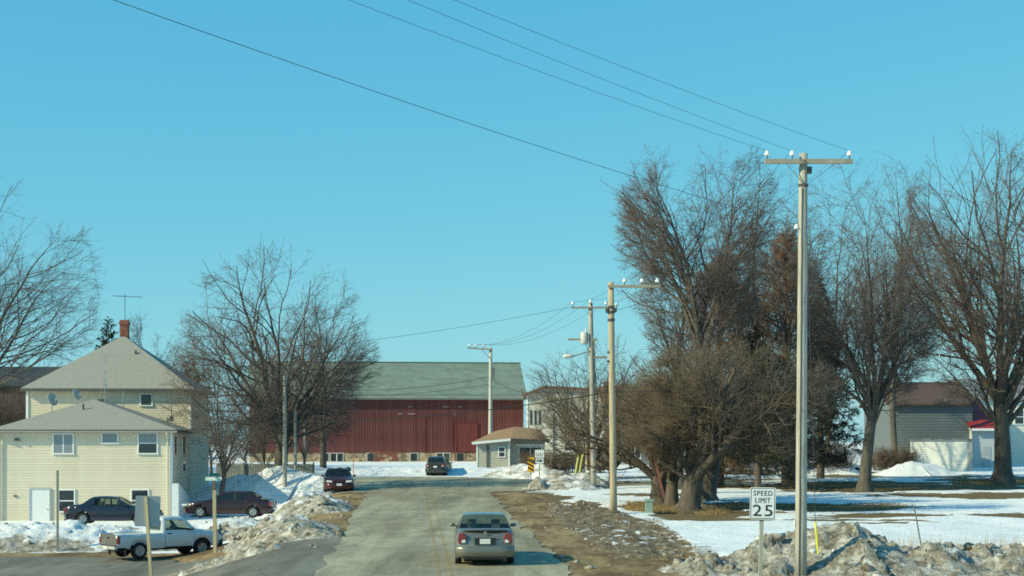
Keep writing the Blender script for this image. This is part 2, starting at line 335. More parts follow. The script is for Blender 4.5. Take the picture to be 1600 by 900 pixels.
# ------------------------------------------------------------------ snow banks (plowed mounds with their own geometry)
def snow_mat(name, tones=((.065, .05, .034), (.20, .172, .128), (.42, .395, .34), (.76, .76, .74))):
    m = bpy.data.materials.new(name); m.use_nodes = True; n = m.node_tree.nodes; l = m.node_tree.links
    b = n['Principled BSDF']; b.inputs['Roughness'].default_value = .8; b.inputs['Specular IOR Level'].default_value = .25
    tc = n.new('ShaderNodeTexCoord')
    def noise(s, det=7, ro=.7):
        z = n.new('ShaderNodeTexNoise'); z.inputs['Scale'].default_value = s; z.inputs['Detail'].default_value = det; z.inputs['Roughness'].default_value = ro; l.new(tc.outputs['Object'], z.inputs['Vector']); return z.outputs[0]
    def ramp(i, *st):
        r = n.new('ShaderNodeValToRGB'); e = r.color_ramp.elements
        while len(e) < len(st): e.new(.5)
        for k, (p, c) in enumerate(st): e[k].position = p; e[k].color = (*c, 1)
        l.new(i, r.inputs[0]); return r.outputs[0]
    at_ = n.new('ShaderNodeAttribute'); at_.attribute_name = 'cover'; sp = n.new('ShaderNodeSeparateColor'); l.new(at_.outputs['Color'], sp.inputs[0])
    dirt = ramp(noise(2.6, 9, .78), *zip((.32, .43, .55, .67), tones))
    clean = ramp(noise(1.4), (.3, (.68, .70, .71)), (.7, (.86, .87, .88)))
    a = n.new('ShaderNodeMath'); a.operation = 'MULTIPLY_ADD'; l.new(noise(1.1), a.inputs[0]); a.inputs[1].default_value = 1.2; a.inputs[2].default_value = -.6
    s = n.new('ShaderNodeMath'); l.new(sp.outputs[0], s.inputs[0]); l.new(a.outputs[0], s.inputs[1])
    mr = n.new('ShaderNodeMapRange'); mr.interpolation_type = 'SMOOTHSTEP'; mr.inputs[1].default_value = .35; mr.inputs[2].default_value = .65; l.new(s.outputs[0], mr.inputs[0])
    x = n.new('ShaderNodeMix'); x.data_type = 'RGBA'; l.new(mr.outputs[0], x.inputs[0]); l.new(clean, x.inputs[6]); l.new(dirt, x.inputs[7]); l.new(x.outputs[2], b.inputs['Base Color'])
    bp = n.new('ShaderNodeBump'); bp.inputs['Strength'].default_value = .8; bp.inputs['Distance'].default_value = .12; l.new(noise(9), bp.inputs['Height']); l.new(bp.outputs[0], b.inputs['Normal'])
    return m
SM = snow_mat('plowed_snow'); MUD = snow_mat('muddy_rubble', ((.05, .036, .02), (.13, .095, .056), (.22, .175, .115), (.50, .48, .43))); BANKV = []
def bank(label, pts, hw, hs, dirt, seed, lump=.5, step=.14, group=None, top_clean=0., cell=1.1, sharp=1.5, mat=None):
    """pts: crest line [(x,y)], hs: crest heights above the ground, hw: half widths; dirt 0..1"""
    P = np.array(pts, float); d = np.r_[0, np.cumsum(np.hypot(*np.diff(P, axis=0).T))]; n = max(8, int(d[-1] / step)); s = np.linspace(0, d[-1], n)
    cx = np.interp(s, d, P[:, 0]); cy = np.interp(s, d, P[:, 1]); tx = np.gradient(cx); ty = np.gradient(cy); L = np.hypot(tx, ty); nxx, nyy = -ty / L, tx / L
    hwv = np.interp(s, d, np.broadcast_to(np.array(hw, float), len(P))); hv = np.interp(s, d, np.broadcast_to(np.array(hs, float), len(P)))
    m = max(10, int(2 * hwv.max() / step)); t = np.linspace(-1.15, 1.15, m)
    x = cx[:, None] + nxx[:, None] * t * hwv[:, None]; y = cy[:, None] + nyy[:, None] * t * hwv[:, None]
    endf = np.minimum(1, np.minimum(s, d[-1] - s)[:, None] / np.maximum(.6, hwv[:, None] * .8)); endf = np.sin(endf * math.pi / 2)
    prof = np.clip(1 - np.abs(t) ** sharp, -.3, 1)[None] * np.ones_like(x)
    w1, id1 = worley(x / cell, y / cell, seed); w2, id2 = worley(x / cell * 2.3, y / cell * 2.3, seed + 3)
    z = hv[:, None] * np.where(prof > 0, prof * endf, prof) * (.62 + .75 * fbm(x * .45, y * .45, seed))
    am = np.clip(prof * endf, 0, 1) ** .6
    z += lump * am * ((id1 - .35) * .55 * np.clip(1.25 - w1 * 1.3, 0, 1) + (id2 - .4) * .28 + (fbm(x * 2.3, y * 2.3, seed + 7) - .5) * .35 + (np.abs(fbm(x * 4.5, y * 4.5, seed + 8, 3) - .5) - .12) * -.55 + (worley(x * 3.2, y * 3.2, seed + 4)[1] - .5) * .13)
    g = ground_z(x, y); z = np.maximum(z, -.12) + g - .03
    i = np.arange(x.size).reshape(x.shape); Q = np.stack([i[:-1, :-1], i[:-1, 1:], i[1:, 1:], i[1:, :-1]], -1).reshape(-1, 4)
    me = mesh_np('snow_bank', np.stack([x, y, z], -1), Q, mat or SM, True)
    dv = dirt - .40 * (id2 > .86) * (w2 < .5) - .30 * (id1 > .88) + (fbm(x * .3, y * .3, seed + 13) - .5) * .8 - top_clean * np.clip(prof, 0, 1)
    c = me.color_attributes.new('cover', 'FLOAT_COLOR', 'POINT'); c.data.foreach_set('color', np.stack([dv] * 3 + [np.ones_like(dv)], -1).astype(np.float32).ravel())
    BANKV.append((np.stack([x, y, z], -1).reshape(-1, 3), (am > .12).ravel(), dv.ravel()))
    return tag(link('snow_bank', me), label, 'snow bank', group)
bank('big dirty plowed snow and ice heap around the foot of the nearest utility pole', [(4.4, 42.6), (6.3, 43.2), (9.6, 43.8), (11, 43.6), (13, 43.4), (16, 43.2), (19, 43), (25, 43)],
     [1.3, 2.8, 3.8, 3.6, 3.6, 3.6, 3.6, 3.6], [.22, .5, 1.35, .65, .6, .55, .52, .52], 1.2, 3, .8, .085, cell=1.2, sharp=1.3)
bank('low broken ridge of dirty snow along the right shoulder before the second utility pole', [(4.6, 47), (4.4, 52), (4.2, 60), (3.6, 68), (2.9, 78)], [1.3, 1.9, 2.2, 2.0, 1.4], [.04, .08, .11, .12, .08], 1.0, 9, .30, .11, cell=.6, mat=MUD)
bank('rounded grey snow mound at the far bend beside the leaning yellow guards', [(2.6, 92), (4.2, 95), (5.6, 97)], [2, 2.3, 1.5], [.45, .95, .5], .72, 14, .5, .16)
bank('small heap of dark icy chunks under the striped hazard marker', [(.9, 92.5), (2.2, 93.5)], [.9, .9], [.5, .5], 1.0, 17, .9, .12, cell=.8)
bank('dirty snow mound between the side road and the main road beyond the white pickup', [(-11.0, 65.5), (-9.9, 62.2), (-8.5, 59), (-7.0, 55)], [1.2, 1.9, 2.1, 1.2], [.35, .55, .5, .25], 1.25, 21, .62, .10, top_clean=.25)
bank('long low snow ridge at the side road corner in front of the pickup bumper', [(-12.2, 53.6), (-10, 53.2), (-7.8, 52.4)], [.6, .8, .6], [.15, .28, .2], .85, 24, .6, .11, cell=.6)
bank('snow mound with grimy face along the left road edge behind the maroon car', [(-12.4, 79), (-10.8, 78), (-9.4, 74), (-8.6, 70)], [2.0, 2.2, 1.9, 1.2], [.65, .75, .6, .3], 1.15, 27, .65, .13, top_clean=.4)
bank('tall peaked snow pile lying in the blue shade of the beige house', [(-20.5, 94.2), (-17.6, 94), (-15.0, 93.7), (-12.4, 93), (-10.2, 90.5)], [2.4, 3.2, 3.6, 2.8, 1.4], [.9, 1.8, 2.6, 1.35, .6], .05, 31, .2, .16, sharp=1.2)
bank('long white snow bank with dirty foot between the white pickup and the beige house', [(-35, 70.6), (-27, 70.8), (-22, 71), (-17, 71.4), (-13.5, 72), (-11.4, 71)], [3.4, 3.4, 3.2, 3.2, 3, 1.6], [1.1, 1.05, .9, .8, .8, .5], 1.1, 37, .6, .12, top_clean=.85)
bank('straight white snow bank on the far side of the bend below the red barn', [(-18, 117), (-10, 116.5), (-4, 116), (.5, 115.5)], [2.2, 2.5, 2.5, 2.2], [.45, .5, .5, .45], .12, 41, .35, .2)
bank('lumpy grey snow mound in front of the small tan building', [(-2.2, 113), (0, 112), (2.5, 110), (4.5, 108)], [1.6, 2, 2, 1.4], [.35, .7, .6, .35], .5, 44, .6, .18)
bank('clean white cone of snow beside the white garage', [(27.5, 116), (30.5, 117), (34, 117.5)], [2.2, 3, 2], [.4, 1.1, .4], -.1, 47, .3, .2, sharp=1.1)
bank('low white snow drift round the half buried car', [(20, 118), (24, 118.5), (27, 118)], [1.5, 1.8, 1.5], [.6, .75, .6], -.05, 49, .25, .25)

def ice_blocks(label, k, n, smin, smax, seed):
    """angular lumps of plowed snow lying on one bank: too many to count, one mesh"""
    V0, ok, dv = BANKV[k]; rng = np.random.default_rng(seed); pick = rng.choice(np.nonzero(ok)[0], n)
    b = bmesh.new(); bmesh.ops.create_cube(b, size=1.3); T = np.array([v.co[:] for v in b.verts]); f0 = np.array([[v.index for v in f.verts] for f in b.faces]); b.free(); V = []; Fc = []; C = []
    for i in pick:
        s = smin + (smax - smin) * rng.random() ** 3.5; q, _ = np.linalg.qr(rng.normal(0, 1, (3, 3)))
        m = T * s * rng.uniform(.4, 1.3, 3) * rng.uniform(.55, 1.25, (len(T), 1)) * rng.uniform(.7, 1.2, (len(T), 3)); Fc.append(f0 + len(T) * len(V)); V.append(m @ q + V0[i] + np.array([0, 0, s * .02])); C.append(np.full(len(T), rng.choice([.95, .8, .45, .1], p=[.55, .37, .06, .02])))
    me = mesh_np('snow_lumps', np.concatenate(V), np.concatenate(Fc), SM); c = np.concatenate(C); a = me.color_attributes.new('cover', 'FLOAT_COLOR', 'POINT'); a.data.foreach_set('color', np.stack([c, c, c, np.ones_like(c)], -1).astype(np.float32).ravel())
    return tag(link('snow_lumps', me), label, 'snow', kind='stuff')
ice_blocks('angular lumps of dirty snow strewn over the big heap by the nearest pole', 0, 600, .04, .2, 1)
ice_blocks('small lumps of dirty snow strewn along the right shoulder', 1, 260, .03, .13, 2)
ice_blocks('lumps of dirty snow strewn over the mound beyond the pickup', 4, 170, .04, .2, 3)
ice_blocks('lumps of snow strewn over the grimy mound behind the maroon car', 6, 90, .04, .2, 4)
ice_blocks('lumps of snow strewn over the long bank behind the pickup', 8, 260, .04, .18, 5)

# ------------------------------------------------------------------ bare trees
def nrm(v): return v / np.maximum(np.linalg.norm(v, axis=-1, keepdims=True), 1e-9)
def ell_dist(p, d, c, r):
    q = (p - c) / r; e = d / r; A = (e * e).sum(-1); B = (q * e).sum(-1); C = (q * q).sum(-1) - 1
    D = np.maximum(B * B - A * C, 0); t = (-B + np.sqrt(D)) / A
    return np.where(C > 0, np.maximum(t, .15), t)
def march(p, d, L, r0, k, wig, trop, taper, rng):
    N = len(p); P = np.zeros((N, k + 1, 3)); P[:, 0] = p; Rr = np.zeros((N, k + 1)); Rr[:, 0] = r0
    for i in range(k):
        d = nrm(d + rng.normal(0, wig, (N, 3)) + np.array([0, 0, trop]))
        P[:, i + 1] = P[:, i] + d * (L / k)[:, None]; Rr[:, i + 1] = r0 * (1 - (1 - taper) * (i + 1) / k)
    return P, Rr
def sprout(P, Rr, per, tlo, thi, ang, ratio, k, wig, trop, rf, rmin, env, rng, axis=None, outw=.5, fall=.5, taper=.35, angj=.25, absl=None, minl=.0):
    N, K, _ = P.shape; K -= 1
    t = (np.arange(per)[None] + rng.random((N, per))) / per; t = (tlo + (thi - tlo) * t)
    f = np.clip(t * K, 0, K - 1e-4); i = f.astype(int); fr = (f - i)[..., None]; n = np.arange(N)[:, None]
    a = P[n, i]; b = P[n, i + 1]; pt = (a * (1 - fr) + b * fr).reshape(-1, 3); T = nrm(b - a).reshape(-1, 3)
    rr = (Rr[n, i] * (1 - fr[..., 0]) + Rr[n, i + 1] * fr[..., 0]).ravel(); Lp = np.linalg.norm(np.diff(P, axis=1), axis=2).sum(1)
    q = rng.normal(0, 1, (len(pt), 3))
    if axis is not None:
        o = pt - axis; o[:, 2] = 0; q = q * .8 + nrm(o) * outw * 2
    q = nrm(q - T * (q * T).sum(-1, keepdims=True))
    an = ang * (1 + rng.normal(0, angj, len(pt)))[:, None]
    d = nrm(T * np.cos(an) + q * np.sin(an))
    if absl is None: L = np.repeat(Lp, per) * ratio * (1 - fall * t.ravel()) * rng.uniform(.65, 1.25, len(pt))
    else: L = absl * rng.uniform(.5, 1.3, len(pt))
    if env is not None: L = np.minimum(L, np.maximum(ell_dist(pt, d, *env), 0) * rng.uniform(.85, 1.2, len(pt)) + .12 * L)
    r = np.maximum(np.minimum(rr * rf, .013 * L + .004), rmin)
    ok = L > minl; pt, d, L, r = pt[ok], d[ok], L[ok], r[ok]
    return march(pt, d, L, r, k, wig, trop, taper, rng)
def tubes(polys, n):
    """tube meshes for many polylines (N,K,3); rings shared along each line"""
    Vs = []; Fs = []; off = 0
    for P, Rr in polys:
        N, K, _ = P.shape; T = np.zeros_like(P); T[:, 1:-1] = P[:, 2:] - P[:, :-2]; T[:, 0] = P[:, 1] - P[:, 0]; T[:, -1] = P[:, -1] - P[:, -2]; T = nrm(T)
        m = nrm(P[:, -1] - P[:, 0]); ref = np.where(np.abs(m[:, 1:2]) < .8, np.array([[0., 1, 0]]), np.array([[1., 0, 0]]))[:, None]
        A = nrm(np.cross(T, ref)); B = np.cross(T, A)
        th = np.arange(n) * 2 * math.pi / n
        ring = P[:, :, None] + Rr[:, :, None, None] * (A[:, :, None] * np.cos(th)[:, None] + B[:, :, None] * np.sin(th)[:, None])
        i = np.arange(N * K * n).reshape(N, K, n); j = np.roll(i, -1, 2)
        Q = np.stack([i[:, :-1], j[:, :-1], j[:, 1:], i[:, 1:]], -1).reshape(-1, 4)
        Vs.append(ring.reshape(-1, 3)); Fs.append(Q + off); off += N * K * n
    return np.concatenate(Vs), np.concatenate(Fs)
def spikes(P, Rr):
    """thin three-sided tapering twigs from first to last point"""
    a = P[:, 0]; b = P[:, -1]; r = Rr[:, 0][:, None]; T = nrm(b - a); ref = np.where(np.abs(T[:, 2:3]) < .8, np.array([[0., 0, 1]]), np.array([[1., 0, 0]]))
    A = nrm(np.cross(T, ref)); B = np.cross(T, A); N = len(a)
    V = np.stack([a + A * r, a + (-.5 * A + .87 * B) * r, a + (-.5 * A - .87 * B) * r, b], 1).reshape(-1, 3)
    i = np.arange(N)[:, None] * 4; F3 = np.concatenate([i + [[0, 1, 3]], i + [[1, 2, 3]], i + [[2, 0, 3]]])
    return V, F3
BARK = M('grey_bark', (.112, .10, .084), .95, .35, 2.5, .6, stretch=(3, 3, .7)); BARK2 = M('brown_bark', (.108, .09, .071), .95, .35, 2.5, .6, stretch=(3, 3, .7))
TWIG = M('grey_brown_twigs', (.125, .105, .088), .9, .2, 1.); TWIG4 = M('dull_brush_twigs', (.135, .106, .078), .9, .3, .5); TWIG2 = M('red_brown_twigs', (.17, .108, .07), .9, .25, .5); TWIG3 = M('purple_brown_twigs', (.125, .098, .088), .9, .2, 1.)
def finish(name, label, cat, loc, woody, polys, tw, bark, twig, group):
    o = thing(name, label, cat, loc, 0, group); L = np.array(loc)
    V, Fq = tubes([(P - L, r) for P, r in woody[:2]], 9)
    if len(woody) > 2: V2, F2 = tubes([(P - L, r) for P, r in woody[2:]], 5); Fq = np.concatenate([Fq, F2 + len(V)]); V = np.concatenate([V, V2])
    me = mesh_np('trunk', V, Fq, bark, True); link('trunk', me, o)
    V, Fq = tubes([(P - L, r) for P, r in polys], 3); F3 = np.concatenate([Fq[:, [0, 1, 2]], Fq[:, [0, 2, 3]]])
    if tw is not None:
        for q in tw:
            V2, F2 = spikes(q[0] - L, q[1]); F3 = np.concatenate([F3, F2 + len(V)]); V = np.concatenate([V, V2])
    link('crown', mesh_np('crown', V, F3, twig), o); return o
def tree(label, u, Y, topv, rx, seed, split=.28, lean=0., tr=.35, nl=9, low=.15, dens=1., bark=BARK, twig=TWIG, group=None, spread=.9, cx=0., name='bare_tree', loc=None, up=.06, rmin=.008, per=(9, 8, 6, 3), cat='tree', gnarl=.10):
    rng = np.random.default_rng(seed)
    x = X(u, Y) if loc is None else loc[0]; z0 = Hf(x, Y) - .1; top = Zv(topv, Y); h = top - z0; b = np.array([x, Y, z0])
    zb = z0 + h * low; c = np.array([x + cx, Y, (top + zb) / 2]); env = (c, np.array([rx, rx, (top - zb) / 2]))
    Lt = h * split; k = 6; P = np.zeros((1, k + 1, 3)); Rr = np.zeros((1, k + 1)); d = nrm(np.array([lean, rng.normal(0, .04), 1.])); p = b.copy()
    for i in range(k + 1):
        P[0, i] = p; f = i / k; Rr[0, i] = tr * (1 + .55 * max(0, 1 - f * 5) ** 2 - .30 * f); p = p + d * Lt / k; d = nrm(d + rng.normal(0, .05, 3))
    axis = np.array([x + cx, Y, 0.])
    # limbs aim at points spread over the crown's envelope
    t = np.clip(rng.uniform(.62, 1.0, nl), 0, .999); t[: max(3, nl // 3)] = .97; f = t * k; i = f.astype(int); fr = (f - i)[:, None]
    st = P[0, i] * (1 - fr) + P[0, np.minimum(i + 1, k)] * fr
    az = np.arange(nl) * 2.4 + rng.uniform(0, 6) + rng.normal(0, .25, nl); pol = spread * (.18 + .82 * np.sqrt((np.arange(nl) + .3) / nl)) * (1 - .25 * (t - .62)); rng.shuffle(az)
    d = np.stack([np.sin(pol) * np.cos(az), np.sin(pol) * np.sin(az), np.cos(pol)], -1)
    L = ell_dist(st, d, *env) * rng.uniform(.82, 1.0, nl); r0 = tr * .68 * np.clip((L / L.max()), .4, 1) * rng.uniform(.55, .85, nl)
    d0 = nrm(d + np.array([0, 0, .15]))
    L1 = march(st, d0, L, r0, 9, gnarl, up * .5, .07, rng)
    D = lambda n: max(2, int(round(n * dens)))
    L2 = sprout(*L1, D(per[0] + 2), .2, 1.0, R(44), .60, 6, .15, up, .55, rmin * 2.2, env, rng, axis, .45, fall=.25, minl=.5)
    L3 = sprout(*L2, D(per[1]), .15, 1.0, R(44), .50, 3, .19, up, .6, rmin * 1.5, env, rng, axis, .35, fall=.2, minl=.3)
    L4 = sprout(*L3, D(per[2]), .1, 1.0, R(42), .50, 1, .2, up, .6, rmin, env, rng, axis, .2, minl=.2)
    L5 = sprout(*L4, per[3], .15, 1.0, R(38), .6, 1, .1, up, .75, rmin * .8, None, rng, absl=.42) if per[3] else None
    o = finish(name, label, cat, tuple(b), [(P, Rr), L1, L2], [L3], [q for q in (L4, L5) if q is not None], bark, twig, group)
    return o
def cone_tree(label, u, Y, topv, rad, seed, bark, twig, nb=90, droop=.02, low=.06, name='conifer', shape=.9, rmin=.008, n2=11, n3=8, n4=3, up=.9, l4=.3, thick=1., ratio=.42, cat='tree', loc=None):
    rng = np.random.default_rng(seed); x = X(u, Y) if loc is None else loc; z0 = Hf(x, Y) - .1; top = Zv(topv, Y); h = top - z0; b = np.array([x, Y, z0])
    P = np.stack([np.full(9, x) + rng.normal(0, .03, 9), np.full(9, Y), z0 + h * np.linspace(0, 1, 9)], -1)[None]; Rr = (.02 * h * (1.02 - np.linspace(0, 1, 9)))[None]
    f = low + (.99 - low) * ((np.arange(nb) + .5) / nb) ** .9
    az = np.arange(nb) * 2.39996 + rng.normal(0, .2, nb); rr = rad * (1 - f) ** shape * rng.uniform(.75, 1.1, nb) * np.minimum(1, .55 + 3 * (f - low))
    el = rng.normal(up * .25, .12, nb) + .5 * f * up
    d = np.stack([np.cos(az) * np.cos(el), np.sin(az) * np.cos(el), np.sin(el)], -1); st = np.stack([np.full(nb, x), np.full(nb, Y), z0 + h * f], -1)
    L1 = march(st, d, np.maximum(rr, .2), .012 + .012 * rr, 5, .08, -droop, .25, rng)
    L2 = sprout(*L1, n2, .1, 1., R(48), ratio, 3, .1, -droop, .6, rmin * 1.5 * thick, None, rng, fall=.55)
    L3 = sprout(*L2, n3, .05, 1., R(45), .45, 1, .1, -droop * 1.5, .7, rmin * thick, None, rng, fall=.4, minl=.09)
    L4 = sprout(*L3, n4, .1, 1., R(42), .6, 1, .1, -droop, .8, rmin * thick, None, rng, absl=l4)
    return finish(name, label, cat, tuple(b), [(P, Rr), L1], [L2], [L3, L4], bark, twig, None)

tree('tall bare maple rising at the left edge of the picture behind the beige house', -50, 118, 222, 9.8, 5, split=.26, tr=.45, nl=14, low=.08, cx=.6, dens=1.05, spread=1.05)
tree('slim bare tree with several stems standing between the beige house and the fence', 345, 91, 470, 3.6, 11, split=.2, tr=.2, nl=8, low=.02, spread=.75, dens=.9)
tree('broad bare maple with thick trunk beside two pale service poles', 438, 95.5, 386, 6.3, 23, split=.27, tr=.5, nl=15, low=.12, spread=1.15, cx=-.3, dens=.92, twig=TWIG3)
tree('medium bare tree in front of the left end of the red barn', 505, 118, 450, 4.4, 29, split=.25, tr=.28, nl=9, low=.08, spread=1.1, twig=TWIG3)
BG = 'bare thicket trees behind the wooden fence'
for i, (u, Y, v) in enumerate([(352, 112, 560), (385, 116, 545), (415, 110, 585), (330, 118, 550), (475, 122, 570), (305, 124, 580)]):
    tree(['bushy bare thicket tree above the left half of the wooden fence', 'tall bare thicket tree behind the wooden fence near the slim tree', 'low bare thicket tree just left of the broad maple trunk',
          'bare thicket tree close to the back corner of the beige house', 'bare thicket tree just right of the broad maple trunk', 'small far bare tree seen over the back of the beige house'][i],
         u, Y, v, 2.6, 40 + i, split=.15, tr=.13, nl=8, low=.0, per=(7, 6, 4, 2), twig=TWIG3, group=BG)
tree('leafless crown peeping over the right slope of the upper house roof', 232, 125, 487, 3.2, 51, split=.45, tr=.16, nl=8, low=.35, per=(7, 6, 5, 2), spread=.6)
NEED = M('dark_needles', (.022, .036, .02), .8, .4, 1.5); NEED2 = M('olive_needles', (.040, .046, .02), .85, .4, 1.2)
cone_tree('dark pine top showing behind the brick chimney', 170, 120, 492, 3.4, 61, BARK2, NEED, 44, .03, .45, 'pine_tree', .65, .02, 9, 7, 4, .5, .25, 1.3)
cone_tree('dark round pine behind the right eave of the upper house', 297, 122, 553, 2.8, 62, BARK2, NEED, 40, .03, .3, 'pine_tree', .6, .02, 9, 7, 4, .5, .25, 1.3)

# right side group
tree('tall bare maple with two leaders behind the twiggy brown trees', 1090, 88, 168, 4.7, 71, split=.42, tr=.33, nl=15, low=.36, spread=.72, up=.05, dens=1.15, twig=TWIG3)
tree('narrow bare tree leaning left beside the tall two-leader maple', 1063, 92, 400, 2.2, 72, split=.55, lean=-.03, tr=.22, nl=7, low=.4, spread=.6, per=(8, 7, 5, 2))
tree('old gnarled tree with reddish strap nearest the second utility pole', 1030, 77, 585, 4.4, 73, split=.24, lean=-.03, tr=.5, nl=11, low=.16, spread=1.15, up=.07, bark=BARK2, twig=TWIG4, gnarl=.16, per=(8, 7, 6, 2), cx=-.8)
tree('old gnarled tree, the slimmest of the clustered trunks', 1049, 75, 575, 4.0, 74, split=.2, lean=.05, tr=.38, nl=9, low=.16, spread=1.0, up=.07, bark=BARK2, twig=TWIG4, gnarl=.15, per=(8, 7, 5, 3), cx=.8)
tree('thick leaning gnarled tree in dead grass behind the speed limit sign', 1076, 72.5, 525, 5.4, 75, split=.25, lean=.14, tr=.56, nl=14, low=.15, spread=1.12, up=.06, dens=1.15, bark=BARK2, twig=TWIG4, gnarl=.16, cx=2.2)
tree('grey trunked gnarled tree standing behind the thick leaning one', 1106, 80, 545, 4.8, 76, split=.3, lean=.03, tr=.48, nl=10, low=.18, spread=1.1, up=.06, bark=BARK, twig=TWIG4, gnarl=.14, per=(8, 7, 6, 2), cx=1.)
cone_tree('dense brown conical larch left of the nearest utility pole', 1124, 97, 395, 5.8, 81, BARK2, TWIG2, 150, -.01, .03, 'larch_tree', .6, .009, 12, 8, 3, .5, .4)
cone_tree('taller dense brown larch directly behind the nearest utility pole', 1228, 102, 335, 7.2, 82, BARK2, TWIG2, 150, -.01, .06, 'larch_tree', .85, .009, 12, 8, 3, .5, .4)
cone_tree('dark olive spruce with low drooping boughs under the brown larches', 1185, 93, 500, 3.6, 83, BARK2, NEED2, 80, .05, .16, 'spruce_tree', .75, .018, 11, 8, 3, .0, .25, 1.3)
cone_tree('dark green spruce right of the nearest utility pole', 1283, 108, 430, 3.8, 84, BARK2, NEED, 80, .05, .10, 'spruce_tree', .75, .018, 11, 8, 3, .0, .25, 1.3)
tree('thin dark trunked tree just left of the nearest utility pole', 1240, 97, 300, 3.4, 85, split=.5, tr=.17, nl=8, low=.4, spread=.6, per=(8, 7, 5, 2), twig=TWIG3)
tree('tall bare maple in the lawn between the nearest pole and the white garage', 1351, 91, 212, 4.3, 91, split=.25, lean=.03, tr=.38, nl=17, low=.14, spread=.85, up=.06, dens=1.05, twig=TWIG3)
tree('massive bare maple at the right edge with brown grass at its foot', 1566, 102, 172, 6.8, 92, split=.22, lean=.0, tr=.62, nl=19, low=.18, spread=.85, up=.07, dens=1.15, twig=TWIG3)
tree('bare tree rising left of the white garage between the two maples', 1398, 127, 222, 4.8, 93, split=.4, tr=.28, nl=14, low=.3, spread=.75, per=(8, 7, 5, 2), up=.06, twig=TWIG3)
tree('far bare tree standing behind the dark brown roof of the blue grey building', 1400, 156, 228, 5.6, 94, split=.3, tr=.26, nl=9, low=.2, spread=.75, per=(8, 7, 5, 2), twig=TWIG3)
tree('bare tree at far right behind the massive maple', 1625, 140, 190, 6.0, 95, split=.35, tr=.32, nl=10, low=.25, spread=.7, per=(8, 7, 5, 2), twig=TWIG3)
tree('bare tree with leaning limbs behind the dark spruces', 1292, 138, 222, 5.6, 96, split=.35, tr=.26, nl=13, low=.2, spread=.8, per=(8, 7, 5, 2), twig=TWIG3)
tree('bare tree filling the gap behind the two brown larches', 1185, 116, 215, 4.8, 97, split=.4, tr=.26, nl=12, low=.3, spread=.75, per=(8, 7, 5, 2), twig=TWIG3)
# fan-shaped shoots between the poles
tree('fan shaped shrubby tree of upright shoots behind the second utility pole', 922, 108, 508, 5.0, 101, split=.10, tr=.28, nl=18, low=-.1, spread=.95, up=.10, per=(8, 6, 3, 1), bark=BARK2, twig=TWIG, gnarl=.1)
tree('spreading old apple tree with dark limbs in front of the pale stucco house', 958, 100, 590, 5.4, 102, split=.2, lean=-.12, tr=.3, nl=12, low=.1, spread=1.4, up=.10, per=(8, 6, 4, 2), bark=BARK2, twig=TWIG, gnarl=.2, cx=-.6)
tree('thin bare sapling on the skyline right of the second utility pole', 985, 128, 535, 1.8, 103, split=.3, tr=.1, nl=7, low=.1, spread=.5, per=(7, 6, 4, 2))
tree('bare sapling between the second utility pole and the gnarled cluster', 1016, 132, 545, 2., 104, split=.3, tr=.1, nl=7, low=.1, spread=.5, per=(7, 6, 4, 2))

# low brown hedge below the pale stucco house
def hedge(label, x0, x1, Y, h, seed, n=260, twig=TWIG2):
    rng = np.random.default_rng(seed); x = rng.uniform(x0, x1, n); y = Y + rng.normal(0, .5, n); z = H(x, y) - .05; p = np.stack([x, y, z], -1)
    d = nrm(np.stack([rng.normal(0, .35, n), rng.normal(0, .3, n), np.ones(n)], -1)); A = march(p, d, h * rng.uniform(.7, 1.05, n), np.full(n, .02), 4, .12, .02, .4, rng)
    B = sprout(*A, 7, .1, 1, R(40), .5, 2, .12, .02, .6, .01, None, rng); C = sprout(*B, 4, .1, 1, R(40), .6, 1, .1, .02, .6, .009, None, rng)
    L = np.array([(x0 + x1) / 2, Y, Hf((x0 + x1) / 2, Y)]); o = thing('hedge', label, 'hedge', tuple(L))
    V, Fq = tubes([(P - L, r) for P, r in (A, B)], 3); link('stems', mesh_np('stems', V, Fq, BARK2), o); V, F3 = spikes(C[0] - L, C[1]); link('twigs', mesh_np('twigs', V, F3, twig), o)
hedge('dense brown leafless hedge in front of the pale stucco house', X(818, 120), X(945, 120), 120, 1.7, 5, 300)
hedge('scrubby brown bushes beside the shaded wall of the grey building', X(1365, 124), X(1425, 124), 124, 1.8, 6, 200)
hedge('dark tangled brush under the spruces behind the lawn', X(1120, 118), X(1330, 118), 118, 2.6, 7, 300)
hedge('tangled brown brush filling the gap left of the beige house', X(-60, 128), X(70, 128), 128, 6.5, 8, 260, TWIG3)

